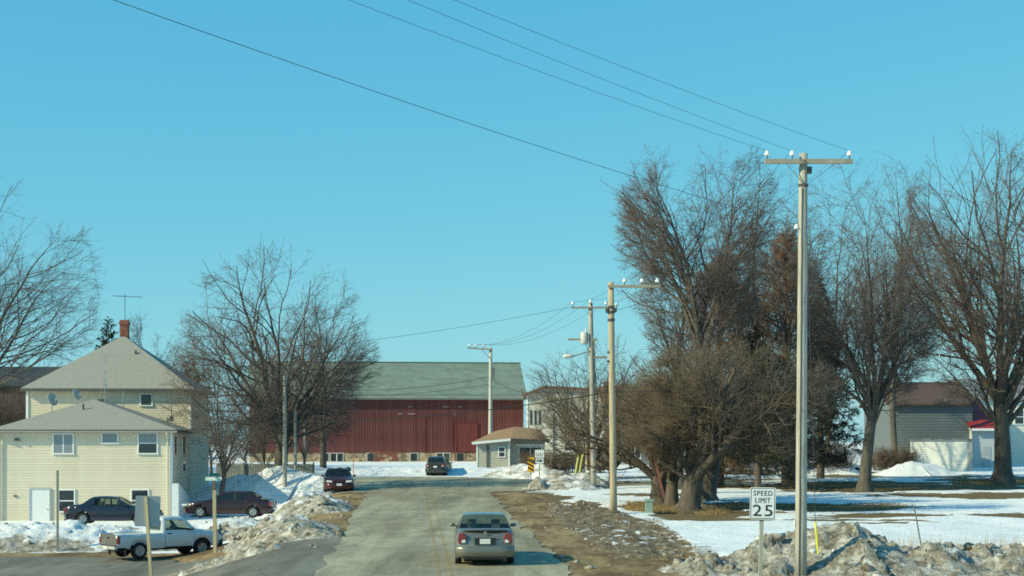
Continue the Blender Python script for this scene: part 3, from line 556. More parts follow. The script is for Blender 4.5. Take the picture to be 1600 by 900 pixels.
# ------------------------------------------------------------------ buildings
BEIGE = M('beige_vinyl_siding', (.69, .605, .46), .6, .09, .6, rnd=.03); WHITE = M('white_trim', (.78, .79, .78), .5, .04, 4); PANE = Mglass('window_glass', (.03, .04, .045)); 
PANE2 = Mglass('curtained_glass', (.22, .26, .28), 0, .15)
SHING = M('grey_green_shingles', (.30, .29, .25), .9, .18, 7, .5, stretch=(1, 1, 3)); FASC = M('dark_fascia', (.10, .10, .09), .6, .1); BRICK = M('red_chimney_brick', (.26, .10, .07), .9, .35, 9, .4); GALV = M('galvanised_metal', (.45, .47, .48), .45, .1, 6, metal=.6)
DISH = M('grey_dish', (.46, .44, .38), .95, .05)
def siding(parent, p0, p1, z0, z1, nrmv, mat, pitch=.165, name='siding_board'):
    """horizontal lap boards between two ground points; every board is its own part"""
    p0 = Vector(p0); p1 = Vector(p1); L = (p1 - p0).length; n = int(round((z1 - z0) / pitch)); ph = (z1 - z0) / n
    mb = MB().prism([(0, 0), (-.014, .002), (-.014, .008), (-.004, ph)], 0, 0, L); me = mb.mesh(name, mat)
    ang = math.atan2((p1 - p0).y, (p1 - p0).x); out = Vector((math.sin(ang), -math.cos(ang)))
    # local y must point outward (to -y side of the run)
    for k in range(n):
        o = link(name, me, parent, (p0.x, p0.y, z0 + k * ph), (0, 0, ang))
def window(parent, x0, x1, z0, z1, y, kind='double', pane=None, depth=.07, wdt=.075):
    """window in a wall facing -y"""
    f = MB(); f.box(x0, x1, y - depth, y + .05, z1 - wdt, z1); f.box(x0 - .03, x1 + .03, y - depth - .03, y + .05, z0, z0 + wdt)
    f.box(x0, x0 + wdt, y - depth, y + .05, z0 + wdt, z1 - wdt); f.box(x1 - wdt, x1, y - depth, y + .05, z0 + wdt, z1 - wdt)
    o = f.build('window', WHITE, parent); ps = pane or PANE
    xm = (x0 + x1) / 2; zm = (z0 + z1) / 2
    if kind == 'slider': rects = [(x0 + wdt, xm - .03, z0 + wdt, z1 - wdt), (xm + .03, x1 - wdt, z0 + wdt, z1 - wdt)]; MB().box(xm - .03, xm + .03, y - depth + .01, y + .04, z0 + wdt, z1 - wdt).build('sash_bar', WHITE, o)
    elif kind == 'double': rects = [(x0 + wdt, x1 - wdt, z0 + wdt, zm - .03), (x0 + wdt, x1 - wdt, zm + .03, z1 - wdt)]; MB().box(x0 + wdt, x1 - wdt, y - depth + .01, y + .04, zm - .03, zm + .03).build('sash_bar', WHITE, o)
    else: rects = [(x0 + wdt, x1 - wdt, z0 + wdt, z1 - wdt)]
    for k, (a, b, c, d) in enumerate(rects):
        pp = ps[k % len(ps)] if isinstance(ps, (list, tuple)) else ps
        MB().box(a, b, y - .052, y - .04, c, d).build('pane', pp, o)
    return o
def slab(mb, quad, t):
    """roof slope: quad (or triangle) of points given a thickness downwards"""
    q = [Vector(p) for p in quad]; lo = [p - Vector((0, 0, t)) for p in q]; n = len(q)
    return mb.add(q + lo, [tuple(range(n)), tuple(reversed(range(n, 2 * n)))] + [(i, i + n, (i + 1) % n + n, (i + 1) % n) for i in range(n)])
def house():
    h = thing('house', 'two storey beige vinyl sided house with hipped grey green roofs and lower front wing', 'house', (-24.5, 88, -.1), R(4))
    # lower wing
    w = MB(); w.box(-4.85, 4.85, .0, 7.4, -.6, 5.2); w.build('wing_wall', BEIGE, h)
    siding(h, (-4.88, -.002, 0), (4.88, -.002, 0), -.4, 5.14, None, BEIGE)
    siding(h, (4.852, 0, 0), (4.852, 7.3, 0), -.4, 5.14, None, BEIGE)
    for x in (-4.93, 4.93): MB().box(x - .07, x + .07, -.07, .06, -.5, 5.13).build('corner_trim', WHITE, h)
    e = .34; ze = 5.2; zr = 7.05; A, B, C, D = (-4.9 - e, -e, ze), (4.9 + e, -e, ze), (4.9 + e, 7.45, ze), (-4.9 - e, 7.45, ze); r0 = (-.3, 4.2, zr); r1 = (-.3, 7.45, zr)
    rf = MB(); slab(rf, [A, B, r0], .09); slab(rf, [B, C, r1, r0], .09); slab(rf, [D, A, r0, r1], .09); ro = rf.build('wing_roof', SHING, h)
    f = MB(); f.box(-5.3, 5.3, -.37, -.33, 5.0, 5.17); f.box(5.28, 5.32, -.39, 7.4, 5.0, 5.17); f.box(-5.32, -5.28, -.39, 7.4, 5.0, 5.17); f.build('fascia', FASC, h)
    MB().box(-5.28, 5.28, -.33, .0, 5.09, 5.115).box(4.9, 5.28, 0, 7.35, 5.09, 5.115).build('soffit', M('soffit', (.42, .40, .32), .7, .05), h)
    MB().tube([(-5.3, -.41, 5.06), (5.3, -.41, 5.05)], .05, 8).build('gutter', M('gutter', (.30, .31, .29), .5, .05), h)
    for x, sx in ((-4.78, 1), (4.72, -1)):
        MB().tube([(x, -.47, 4.98), (x, -.14, 4.7), (x, -.12, 4.4), (x, -.12, .1), (x + sx * .02, -.35, -.05)], .05, 6).build('downspout', M('downspout_paint', (.60, .59, .5), .5, .05), h)
    window(h, -1.78, -.58, 3.77, 4.98, 0, 'slider', PANE2); window(h, .96, 1.93, 4.38, 5.04, 0, 'single', PANE2); window(h, 3.01, 4.17, 3.77, 5.04, 0, 'double', (PANE, PANE2))
    window(h, -1.48, -.50, .45, 1.78, 0, 'double'); window(h, 2.62, 3.67, .45, 1.78, 0, 'double')
    d = MB().box(-3.02, -1.96, -.05, .02, -.45, 1.78).build('door', WHITE, h)
    MB().box(-3.1, -3.02, -.09, .02, -.45, 1.84).box(-1.96, -1.88, -.09, .02, -.45, 1.84).box(-3.02, -1.96, -.09, .02, 1.78, 1.84).build('door_frame', M('door_frame_grey', (.42, .46, .47), .6, .05), d)
    MB().tube([(-2.08, -.05, .62), (-2.08, -.12, .62)], .035, 8).build('handle', GALV, d)
    MB().box(-3.9, -3.7, -.12, 0, 4.55, 4.68).tube([(-3.7, -.1, 4.62), (-3.55, -.2, 4.55)], .05, 6).build('wall_lamp', FASC, h)
    MB().box(-3.95, -3.8, -.08, .0, 1.35, 1.45).build('outdoor_tap', FASC, h)
    # side windows of the wing (right wall)
    for y0, y1, z0, z1 in ((1.2, 2.0, 3.6, 4.9), (4.6, 5.7, 2.6, 4.9)):
        o = MB().box(4.84, 4.92, y0, y1, z0, z1).build('window', WHITE, h); MB().box(4.915, 4.935, y0 + .08, y1 - .08, z0 + .08, z1 - .08).build('pane', PANE, o)
    # upper block
    w = MB(); w.box(-4.9, 4.9, 7.35, 17, -.6, 7.8); w.build('main_wall', BEIGE, h)
    siding(h, (-4.92, 7.348, 0), (4.92, 7.348, 0), 5.3, 7.72, None, BEIGE); siding(h, (4.902, 7.36, 0), (4.902, 16.9, 0), -.4, 7.72, None, BEIGE)
    for x in (-4.97, 4.97): MB().box(x - .07, x + .07, 7.28, 7.42, 5.0, 7.72).build('corner_trim', WHITE, h)
    e = .38; ze = 7.8; zr = 11.35; yc = 12.2; A, B, C, D = (-4.9 - e, 7.35 - e, ze), (4.9 + e, 7.35 - e, ze), (4.9 + e, 17 + e, ze), (-4.9 - e, 17 + e, ze); a = (-.12, yc, zr); b = (.12, yc, zr)
    rf = MB(); slab(rf, [A, B, b, a], .09); slab(rf, [B, C, b], .09); slab(rf, [C, D, a, b], .09); slab(rf, [D, A, a], .09); r2 = rf.build('main_roof', SHING, h)
    MB().box(-5.32, 5.32, 6.90, 6.94, 7.6, 7.77).box(5.30, 5.34, 6.94, 17.4, 7.6, 7.77).box(-5.34, -5.30, 6.94, 17.4, 7.6, 7.77).build('fascia', FASC, h)
    MB().box(-5.30, 5.30, 6.94, 7.35, 7.68, 7.705).box(4.97, 5.30, 7.35, 17, 7.68, 7.705).build('soffit', MC['soffit'], h)
    window(h, 1.9, 2.68, 6.7, 7.5, 7.35, 'single', PANE)
    c = MB(); c.box(-.26, .26, 12.4, 12.95, 11.0, 12.15); c.box(-.32, .32, 12.34, 13.01, 12.15, 12.33); c.box(-.27, .27, 12.39, 12.96, 12.33, 12.45); co = c.build('chimney', BRICK, r2)
    for k in range(8):
        for q in range(2 if k % 2 else 3):
            wd = .25; x = -.26 + (q * .26 if k % 2 == 0 else q * .26); 
            MB().box(max(-.258, x + .01 - (.13 if k % 2 == 0 else 0)), min(.258, x + wd - (.13 if k % 2 == 0 else 0)), 12.375, 12.42, 11.12 + k * .125, 11.12 + k * .125 + .105).build('brick', M('brick', (.30, .115, .075), .9, .2, 5, rnd=.25), co)
    an = MB(); an.tube([(0.02, 12.7, 12.45), (.02, 12.7, 14.15)], .022, 5); an.tube([(-.75, 12.7, 14.05), (1.15, 12.75, 13.98)], .018, 4)
    for k in range(9):
        x = -.7 + k * .22; l = .42 - .03 * k; an.tube([(x, 12.7 - l, 14.04 - .008 * k), (x, 12.7 + l, 14.04 - .008 * k)], .01, 4)
    an.build('roof_antenna', FASC, r2)
    def roof_z(x, y): return min(5.2 + (y + .5) / 4.7 * 1.85, 5.2 + (5.4 - x) / 5.7 * 1.85 if x > -.3 else 5.2 + (x + 5.4) / 5.1 * 1.85)
    MB().tube([(-.6, 2.6, roof_z(-.6, 2.6) - .05), (-.6, 2.6, roof_z(-.6, 2.6) + .32)], .06, 8).build('vent_pipe', FASC, ro)
    MB().box(.0, .28, 3.9, 4.2, 6.9, 7.06).build('roof_vent', FASC, ro)
    MB().tube([(1.1, 10.4, 9.9), (1.1, 10.4, 10.35)], .07, 6).build('roof_vent', FASC, r2)
    # two satellite dishes
    for (x, y, s, tiltz) in ((-2.55, 3.2, .42, .9), (-1.55, 5.2, .36, .7)):
        z = roof_z(x, y); q = MB(); q.tube([(x, y, z - .05), (x, y, z + .45)], .035, 6); pl = q.build('dish_mast', GALV, ro)
        dm = MB(); n = 18; k = len(dm.v); cx, cy, cz = x, y, z + .75; N = Vector((.75, -.55, .35)).normalized(); a = N.cross(Vector((0, 0, 1))).normalized(); b = a.cross(N)
        rings = []
        for rr in (0, .35, .7, 1.0):
            rings.append([Vector((cx, cy, cz)) + (a * math.cos(t) * .82 + b * math.sin(t)) * s * rr + N * (rr * rr * .16 * s) for t in np.linspace(0, 2 * math.pi, n, endpoint=False)])
        vs = [p for r in rings for p in r]; fs = []
        for i in range(3): fs += [(i * n + j, i * n + (j + 1) % n, (i + 1) * n + (j + 1) % n, (i + 1) * n + j) for j in range(n)]
        dm.add(vs, fs); do = dm.build('satellite_dish', DISH, ro, smooth=True); so_ = do.modifiers.new('solid', 'SOLIDIFY'); so_.thickness = .02
        e_ = Vector((cx, cy, cz)) + N * s * .9 - b * .12; MB().tube([Vector((cx, cy, cz)) - b * s * .9, e_], .02, 5).box(e_.x - .06, e_.x + .06, e_.y - .06, e_.y + .06, e_.z - .05, e_.z + .05).build('feed_arm', GALV, do)
    # old mast antenna with stays standing on the wing roof
    m = MB(); m.tube([(.15, 5.2, 6.9), (.15, 5.2, 9.75)], .022, 5); m.tube([(-.1, 5.2, 9.7), (1.1, 5.25, 9.75)], .012, 4); m.tube([(.15, 5.2, 8.2), (.55, 5.3, 6.9)], .01, 4); m.tube([(.15, 5.2, 8.2), (-.4, 5.6, 6.8)], .01, 4)
    for z in (9.4, 8.7, 8.3, 8.0): m.tube([(-.02, 5.2, z), (.34, 5.2, z - .04)], .018, 4)
    m.tube([(1.05, 6.4, 6.5), (1.05, 6.4, 7.6)], .03, 5); m.build('mast_antenna', GALV, ro)
    m = MB(); m.tube([(4.0, 6.2, 5.5), (4.0, 6.2, 6.95)], .025, 5); m.tube([(2.9, 6.2, 6.98), (5.1, 6.25, 6.9)], .014, 4); m.box(3.9, 4.12, 6.1, 6.3, 5.75, 6.05)
    for k in range(6): m.tube([(3.0 + k * .38, 5.95, 6.97), (3.0 + k * .38, 6.45, 6.97)], .008, 4)
    m.build('side_antenna', FASC, ro)
house()
# low white board screen along the right wall of the house
ws = thing('white_fence', 'short white board screen at the right corner of the beige house', 'fence', (-19.25, 88.2, -.35), R(4))
WB = M('white_boards', (.72, .74, .76), .6, .05)
MB().box(-.28, .1, -.04, .0, 0, 2.35).build('end_board', WB, ws)
for k in range(12): MB().box(.08, .11, k * .48, k * .48 + .465, 0, 2.3 - .1 * k).build('board', WB, ws)

# red barn ---------------------------------------------------------
def barn():
    Y = 150; x0, x1 = X(395, 150), X(818, 150); z0 = 2.15; L = x1 - x0; ze = 8.65; D = 12.5; zst = 1.2
    b = thing('barn', 'long red board barn on a stone base with green shingle roof', 'barn', (x1, Y, z0), R(6))
    RED = M('barn_red_boards', (.140, .038, .038), .9, .45, .9, .3, stretch=(6, 6, .5), rnd=.11, c2=(.185, .07, .066)); H_ = ze - z0
    STONE = M('barn_mortar', (.40, .32, .21), .95, .4, 1.4, .4); ST = M('field_stone', (.33, .24, .16), .9, .3, 3, rnd=.5)
    MB().box(-L, 0, .0, D, -1., zst).build('stone_base', STONE, b)
    MB().box(-L + .05, -.05, .06, D - .06, zst, H_ + .3).build('frame_wall', M('barn_dark', (.09, .025, .025), .9), b)
    MB().prism([(.06, H_ + .3), (D - .06, H_ + .3), (D / 2, H_ + 3.6)], 0, -.12, -.06).prism([(.06, H_ + .3), (D - .06, H_ + .3), (D / 2, H_ + 3.6)], 0, -L + .06, -L + .12).build('gable', RED, b)
    rng = random.Random(4); n = int(L / .26); wd = L / n
    ms = [MB().box(0, wd - .014, -.03 - .008 * k, .055, 0, H_ - zst + .1).mesh('board', RED) for k in range(3)]
    for i in range(n): link('board', ms[rng.randrange(3)], b, (-L + i * wd, 0, zst - rng.random() * .08))
    for i in range(int(D / .27)): link('board', ms[rng.randrange(3)], b, (-.03, .06 + i * .27, zst), (0, 0, R(90)))
    # door in the boarding and a patch hanging over the base
    d = MB().box(-6.6, -4.5, -.12, -.06, 1.25, 4.1).build('door', M('door_red', (.15, .036, .036), .85, .25, 1.5, stretch=(5, 5, .6)), b)
    for x in (-6.62, -4.56): MB().box(x, x + .08, -.15, -.12, 1.25, 4.15).build('door_trim', M('barn_red_trim', (.16, .03, .03), .8), d)
    MB().box(-6.6, -4.5, -.15, -.12, 4.05, 4.15).build('door_trim', MC['barn_red_trim'], d)
    for xa in (-9.7, -7.0): MB().box(xa, xa + .09, -.10, -.07, 1.3, 4.6).build('batten', MC['barn_red_trim'], b)
    for (a, w_) in ((-13.6, 3.0), (-6.2, 1.2)): MB().box(a - .9 * w_ / 2, a + .9 * w_ / 2, -.05, -.03, .0, 1.28).build('hanging_panel', M('faded_red_panel', (.22, .085, .06), .9, .3, 2), b)
    # windows in the stone base
    for i, (u0, u1) in enumerate(((505, 515), (519, 537), (575, 584), (642, 652), (683, 702), (714, 724))):
        a = (u0 - 818) / 16.0; c = (u1 - 818) / 16.0
        o = MB().box(a - .1, c + .1, -.05, .03, .28, 1.18).build('window', M('grey_frame', (.48, .45, .40), .8, .1), b); MB().box(a, c, -.06, -.05, .36, 1.10).build('pane', PANE, o)
        if c - a > .9: MB().box((a + c) / 2 - .04, (a + c) / 2 + .04, -.075, -.06, .36, 1.10).build('sash_bar', WHITE, o)
    for k in range(120):
        x = -rng.random() * L * .82; z = .05 + rng.random() * .95; r = .13 + rng.random() * .16
        if any((u0 - 818) / 16 - .4 < x < (u1 - 818) / 16 + .4 for u0, u1 in ((503, 540), (573, 586), (640, 654), (681, 704), (712, 726))): continue
        pts = [(x + r * (1 + .25 * math.sin(3 * t + k)) * math.cos(t), z + r * .8 * math.sin(t)) for t in np.linspace(0, 2 * math.pi, 8, endpoint=False)]
        MB().prism(pts, 1, -.05 - .03 * rng.random(), .02).build('stone', ST, b)
    GR = M('green_roof_shingles', (.165, .215, .18), .9, .2, .9, .3, stretch=(1, 1, 3), c2=(.21, .27, .225))
    e = .5; zr = H_ + 3.75; ze2 = H_ - .05; rf = MB(); slab(rf, [(-L - .4, -e, ze2), (.35, -e, ze2), (.35, D / 2, zr), (-L - .4, D / 2, zr)], .12); slab(rf, [(.35, D + e, ze2), (-L - .4, D + e, ze2), (-L - .4, D / 2, zr), (.35, D / 2, zr)], .12)
    r_ = rf.build('roof', GR, b); MB().box(-L - .4, .35, D / 2 - .15, D / 2 + .15, zr - .03, zr + .05).build('ridge_cap', M('ridge_green', (.12, .18, .13), .8), r_)
    MB().box(-L - .4, .35, -e - .03, -e, ze2 - .16, ze2 - .02).build('fascia', M('barn_fascia', (.13, .14, .13), .7), b)
    for k in range(9):
        x = -22 + rng.random() * 18; MB().box(x, x + .3 + rng.random() * .4, -.075, -.055, 4.9 + (k % 3) * .35, 4.97 + (k % 3) * .35).build('bare_wood_patch', M('bare_wood', (.36, .31, .26), .9, .2), b)
barn()

def simple_wall(h, x0, x1, y0, y1, z0, z1, mat, name='wall'): return MB().box(x0, x1, y0, y1, z0, z1).build(name, mat, h)
# small tan building with brown hipped roof
def tan_building():
    Y = 126; xa = X(745, Y); z0 = Hf(xa, Y) - .2; h = thing('small_house', 'small tan building with brown hipped roof right of the red barn', 'house', (xa, Y, z0))
    TAN = M('tan_siding', (.47, .45, .36), .7, .08, 2); BR = M('brown_shingles', (.30, .19, .11), .9, .2, 5, .4, stretch=(1, 1, 3)); s = F / Y / 1.0
    W1 = (796 - 745) / 19.05; W2 = (852 - 745) / 19.05
    simple_wall(h, 0, W1, 0, 5, -.5, 2.55, TAN); simple_wall(h, W1, W2, 1.0, 5, -.5, 2.5, TAN, 'recessed_wall')
    for k in range(13): MB().box(-.02, W1 + .02, -.022, .0, .0 + k * .19, .0 + k * .19 + .165).build('siding_board', TAN, h)
    for x in (.02, W1 - .02): MB().box(x - .06, x + .06, -.06, .03, -.2, 2.52).build('corner_trim', WHITE, h)
    window(h, 1.75, 2.35, 1.2, 2.1, 0, 'double'); window(h, W1 + .75, W2 - .25, 1.0, 2.1, 1.0, 'slider')
    MB().box(W1 + .5, W2, .9, .98, 2.15, 2.3).build('awning_strip', WHITE, h)
    MB().box(.8, 1.0, -.09, 0, .1, 2.2).build('vent_duct', FASC, h)
    e = .4; A, B, C, D = (-e, -e, 2.5), (W1 + e, -e, 2.72), (W1 + e, 5.4, 2.72), (-e, 5.4, 2.5)
    rf = MB(); slab(rf, [(-e, -e, 2.45), (W1 + .1, -e, 2.75), (W1 + .5, 2.6, 3.75), (1.4, 2.6, 3.35)], .12); slab(rf, [(W1 + .1, -e, 2.75), (W2 + e, .5, 2.62), (W2 - .4, 2.6, 3.55), (W1 + .5, 2.6, 3.75)], .12)
    slab(rf, [(-e, 5.4, 2.45), (-e, -e, 2.45), (1.4, 2.6, 3.35)], .12); slab(rf, [(W2 + e, 5.4, 2.6), (-e, 5.4, 2.45), (1.4, 2.6, 3.35), (W1 + .5, 2.6, 3.75), (W2 - .4, 2.6, 3.55)], .12); slab(rf, [(W2 + e, .5, 2.62), (W2 + e, 5.4, 2.6), (W2 - .4, 2.6, 3.55)], .12)
    r_ = rf.build('roof', BR, h); MB().bar((-e, -e - .03, 2.36), (W1 + .1, -e - .03, 2.66), .05, .2).build('fascia', WHITE, h); MB().bar((W1 + .1, -e - .03, 2.66), (W2 + e, .47, 2.53), .05, .2).build('fascia', FASC, h)
tan_building()
# pale stucco two storey house
def stucco():
    Y = 144; s = F / Y; xa = X(823, Y); z0 = Hf(xa, Y) - .3; h = thing('stucco_house', 'pale stucco two storey house with low brown roof behind the bare shrubs', 'house', (xa, Y, z0), R(-3))
    ST = M('pale_stucco', (.60, .58, .50), .95, .12, 1.2, .3); BR = M('brown_flat_roof', (.17, .10, .075), .9, .2, 4); W = (952 - 823) / s; T = Zv(612, Y) - z0
    simple_wall(h, 0, W, 0, 8, -.6, T, ST); e = .35
    rf = MB(); slab(rf, [(-e, -.4, T - .25), (1.7, -.4, T + .55), (1.7, 8.4, T + .55), (-e, 8.4, T - .25)], .25); slab(rf, [(1.7, -.4, T + .55), (W + .3, -.4, T + .22), (W + .3, 8.4, T + .22), (1.7, 8.4, T + .55)], .25); rf.build('roof', BR, h)
    MB().prism([(0, T - .1), (W, T - .1), (W, T + .0), (1.7, T + .28)], 1, .0, .2).build('gable', ST, h)
    for x in (.3, .72, 1.12):
        MB().box(x, x + .2, -.04, .02, T - 3.1, T - 1.75).build('window', PANE, h)
    window(h, (881 - 823) / s, (896 - 823) / s, Zv(706, Y) - z0, Zv(690, Y) - z0, 0, 'double', wdt=.12)
    window(h, (905 - 823) / s, (918 - 823) / s, Zv(660, Y) - z0, Zv(642, Y) - z0, 0, 'double', wdt=.1)
    MB().tube([((865 - 823) / s, -.08, .2), ((865 - 823) / s, -.08, T - 2)], .06, 6).build('downspout', FASC, h)
    MB().box(-.05, .12, -.05, .05, -.4, T - .3).build('corner_trim', WHITE, h)
stucco()
def brown_roof_house():
    Y = 140; s = F / Y; xa = X(944, Y); z0 = Hf(xa, Y) - .3; W = (1052 - 944) / s; T = Zv(626, Y) - z0; tp = Zv(603, Y + 3.5) - z0
    h = thing('brown_roofed_house', 'house with broad brown roof and chimney between the second pole and the gnarled trees', 'house', (xa, Y, z0))
    simple_wall(h, 0, W, 0, 7, -.6, T, M('grey_siding', (.26, .29, .30), .8, .1, 2)); BR = M('rust_brown_shingles', (.19, .105, .07), .9, .2, 4, .3)
    rf = MB(); slab(rf, [(-.3, -.5, T - .1), (W + .3, -.5, T - .1), (W + .3, 3.5, tp), (-.3, 3.5, tp)], .15); slab(rf, [(W + .3, 7.5, T - .1), (-.3, 7.5, T - .1), (-.3, 3.5, tp), (W + .3, 3.5, tp)], .15); r_ = rf.build('roof', BR, h)
    MB().prism([(0, T - .2), (7, T - .2), (3.5, tp - .15)], 0, .05, .25).prism([(0, T - .2), (7, T - .2), (3.5, tp - .15)], 0, W - .25, W - .05).build('gable', MC['grey_siding'], h)
    MB().box(.1, .9, 1.6, 2.3, T, tp + .35).build('chimney', M('dark_brick', (.14, .09, .07), .9, .2), r_)
    for u in (975, 1000): x = (u - 944) / s; window(h, x, x + .9, T - 1.6, T - .4, 0, 'double')
    window(h, (982 - 944) / s, (1002 - 944) / s, .8, 2.2, 0, 'slider')
brown_roof_house()
# right side: blue grey building with white garage front, red roofed shed, white house
def right_buildings():
    Y = 132; s = F / Y; xa = X(1392, Y); z0 = Hf(xa, Y) - .3; W = (1519 - 1392) / s; T = Zv(628, Y) - z0; tp = Zv(597, Y + 5) - z0
    h = thing('grey_building', 'large blue grey building with dark brown roof behind the lawn maple', 'building', (xa, Y, z0))
    BL = M('blue_grey_siding', (.135, .158, .17), .8, .08, 2); DR = M('dark_brown_roof', (.10, .068, .055), .9, .2, 4, .3)
    simple_wall(h, 0, W, 0, 10, -.6, T, BL); me = MB().box(-.02, W + .02, -.022, .0, 0, .22).mesh('siding_board', BL)
    for k in range(int(T / .25)): link('siding_board', me, h, (0, 0, k * .25))
    rf = MB(); slab(rf, [(-.4, -.5, T - .15), (W + .4, -.5, T - .15), (W + .4, 5, tp), (-.4, 5, tp)], .15); slab(rf, [(W + .4, 10.5, T - .15), (-.4, 10.5, T - .15), (-.4, 5, tp), (W + .4, 5, tp)], .15); rf.build('roof', DR, h)
    MB().prism([(0, T - .2), (10, T - .2), (5, tp - .2)], 0, .05, .3).prism([(0, T - .2), (10, T - .2), (5, tp - .2)], 0, W - .3, W - .05).build('gable', BL, h)
    Y = 124; s = F / Y; xa = X(1424, Y); z0 = Hf(xa, Y) - .3; W = (1515 - 1424) / s; T = Zv(688, Y) - z0
    g = thing('white_garage', 'low white flat roofed garage in front of the blue grey building', 'garage', (xa, Y, z0), R(-14))
    WG = M('white_block_wall', (.78, .77, .70), .9, .06, 1.5); simple_wall(g, 0, W, 0, 7, -.6, T, WG)
    MB().box(-.15, W + .15, -.15, 7, T, T + .12).build('roof', M('garage_roof', (.20, .21, .21), .8), g); MB().box(W - .35, W - .02, -.05, .05, -.3, T - .02).build('corner_post', M('grey_post', (.42, .42, .38), .8), g)
    me = MB().box(0, W - .4, -.02, 0, 0, .185).mesh('block_course', WG)
    for k in range(int(T / .2)): link('block_course', me, g, (0, 0, k * .2))
    Y = 131; s = F / Y; xa = X(1520, Y); z0 = Hf(xa, Y) - .3; W = (1562 - 1520) / s; T = Zv(668, Y) - z0; tp = Zv(640, Y + 3) - z0
    r = thing('red_roofed_shed', 'shaded grey shed with red sloping roof left of the massive maple trunk', 'shed', (xa, Y, z0)); simple_wall(r, 0, W, 0, 6, -.6, T, M('shed_wall', (.50, .54, .55), .8, .08))
    rf = MB(); slab(rf, [(-.2, -.4, T - .1), (W, -.4, T - .1), (W, 6.2, tp + 1.2), (-.2, 6.2, tp + 1.2)], .14); rf.build('roof', M('red_metal_roof', (.36, .03, .025), .5, .15, 2), r); MB().box(-.2, W, -.47, -.42, T - .28, T - .08).build('fascia', WHITE, r)
    MB().box(.8, 1.5, -.04, .02, .0, 2.1).build('door', M('shed_door', (.40, .44, .45), .7), r)
    Y = 139; s = F / Y; xa = X(1512, Y); z0 = Hf(xa, Y) - .3; W = 12; T = Zv(622, Y) - z0
    q = thing('white_house', 'white walled house at the right edge behind the red roofed shed', 'house', (xa, Y, z0)); WW = M('cream_white_siding', (.74, .72, .62), .7, .05, 2); simple_wall(q, 0, W, 0, 8, -.6, T, WW)
    rf = MB(); slab(rf, [(-.4, -.4, T), (W + .4, -.4, T), (W + .4, 4, T + 1.9), (-.4, 4, T + 1.9)], .15); slab(rf, [(W + .4, 8.4, T), (-.4, 8.4, T), (-.4, 4, T + 1.9), (W + .4, 4, T + 1.9)], .15); rf.build('roof', M('grey_roof', (.22, .22, .22), .9, .15), q)
    window(q, 4.2, 5.1, T - 2.4, T - 1.0, 0, 'double'); me = MB().box(0, W, -.022, 0, 0, .22).mesh('siding_board', WW)
    for k in range(int(T / .25)): link('siding_board', me, q, (0, 0, k * .25))
right_buildings()
def dark_shed():
    Y = 152; s = F / Y; xa = X(-90, Y); z0 = 2.2; W = (120 + 90) / s; T = Zv(600, Y) - z0; tp = Zv(573, Y + 4) - z0
    h = thing('dark_shed', 'long dark brown shed with dark roof behind the left side of the house', 'shed', (xa, Y, z0)); DB = M('weathered_brown_boards', (.07, .05, .04), .9, .3, 2, stretch=(4, 4, .4), rnd=.25)
    simple_wall(h, 0, W, .06, 8, -.6, T, DB); me = MB().box(0, .36, 0, .08, 0, T).mesh('board', DB)
    for k in range(int(W / .38)): link('board', me, h, (k * .38, -.02 * (k % 2), 0))
    rf = MB(); slab(rf, [(-.3, -.5, T - .1), (W + .3, -.5, T - .1), (W + .3, 4, tp), (-.3, 4, tp)], .15); slab(rf, [(W + .3, 8.5, T - .1), (-.3, 8.5, T - .1), (-.3, 4, tp), (W + .3, 4, tp)], .15); rf.build('roof', M('dark_slate_roof', (.045, .052, .06), .8, .15, 3), h)
dark_shed()
# wooden board fence behind the snow pile
def fence():
    Y = 109; a = X(338, Y); b = X(490, 110); f = thing('wooden_fence', 'weathered grey board fence behind the blue shaded snow pile', 'fence', (a, Y, Hf((a + b) / 2, Y) - .3), math.atan2(1, b - a))
    L = math.hypot(b - a, 1); WD = M('weathered_grey_wood', (.34, .32, .25), .9, .2, 2, .3, stretch=(5, 5, .5), rnd=.15); rng = random.Random(8); n = int(L / .19); me = MB().box(0, .178, -.012, .012, 0, 1.35).mesh('board', WD)
    for k in range(n): link('board', me, f, (k * .19, rng.uniform(-.006, .006), rng.uniform(-.02, .02)))
    for z in (.35, 1.05): MB().box(0, L, .015, .06, z, z + .09).build('rail', WD, f)
    PO = M('dark_fence_post', (.11, .095, .08), .9, .2)
    for x, m in ((1.9, WD), (L, PO), (4.6, WD)): MB().box(x - .06, x + .06, -.10, -.015, 0, 1.45).build('post', m, f)
    MB().box(.0, 2.6, -.03, .05, 1.365, 1.42).build('snow_cap', SM, f)
fence()

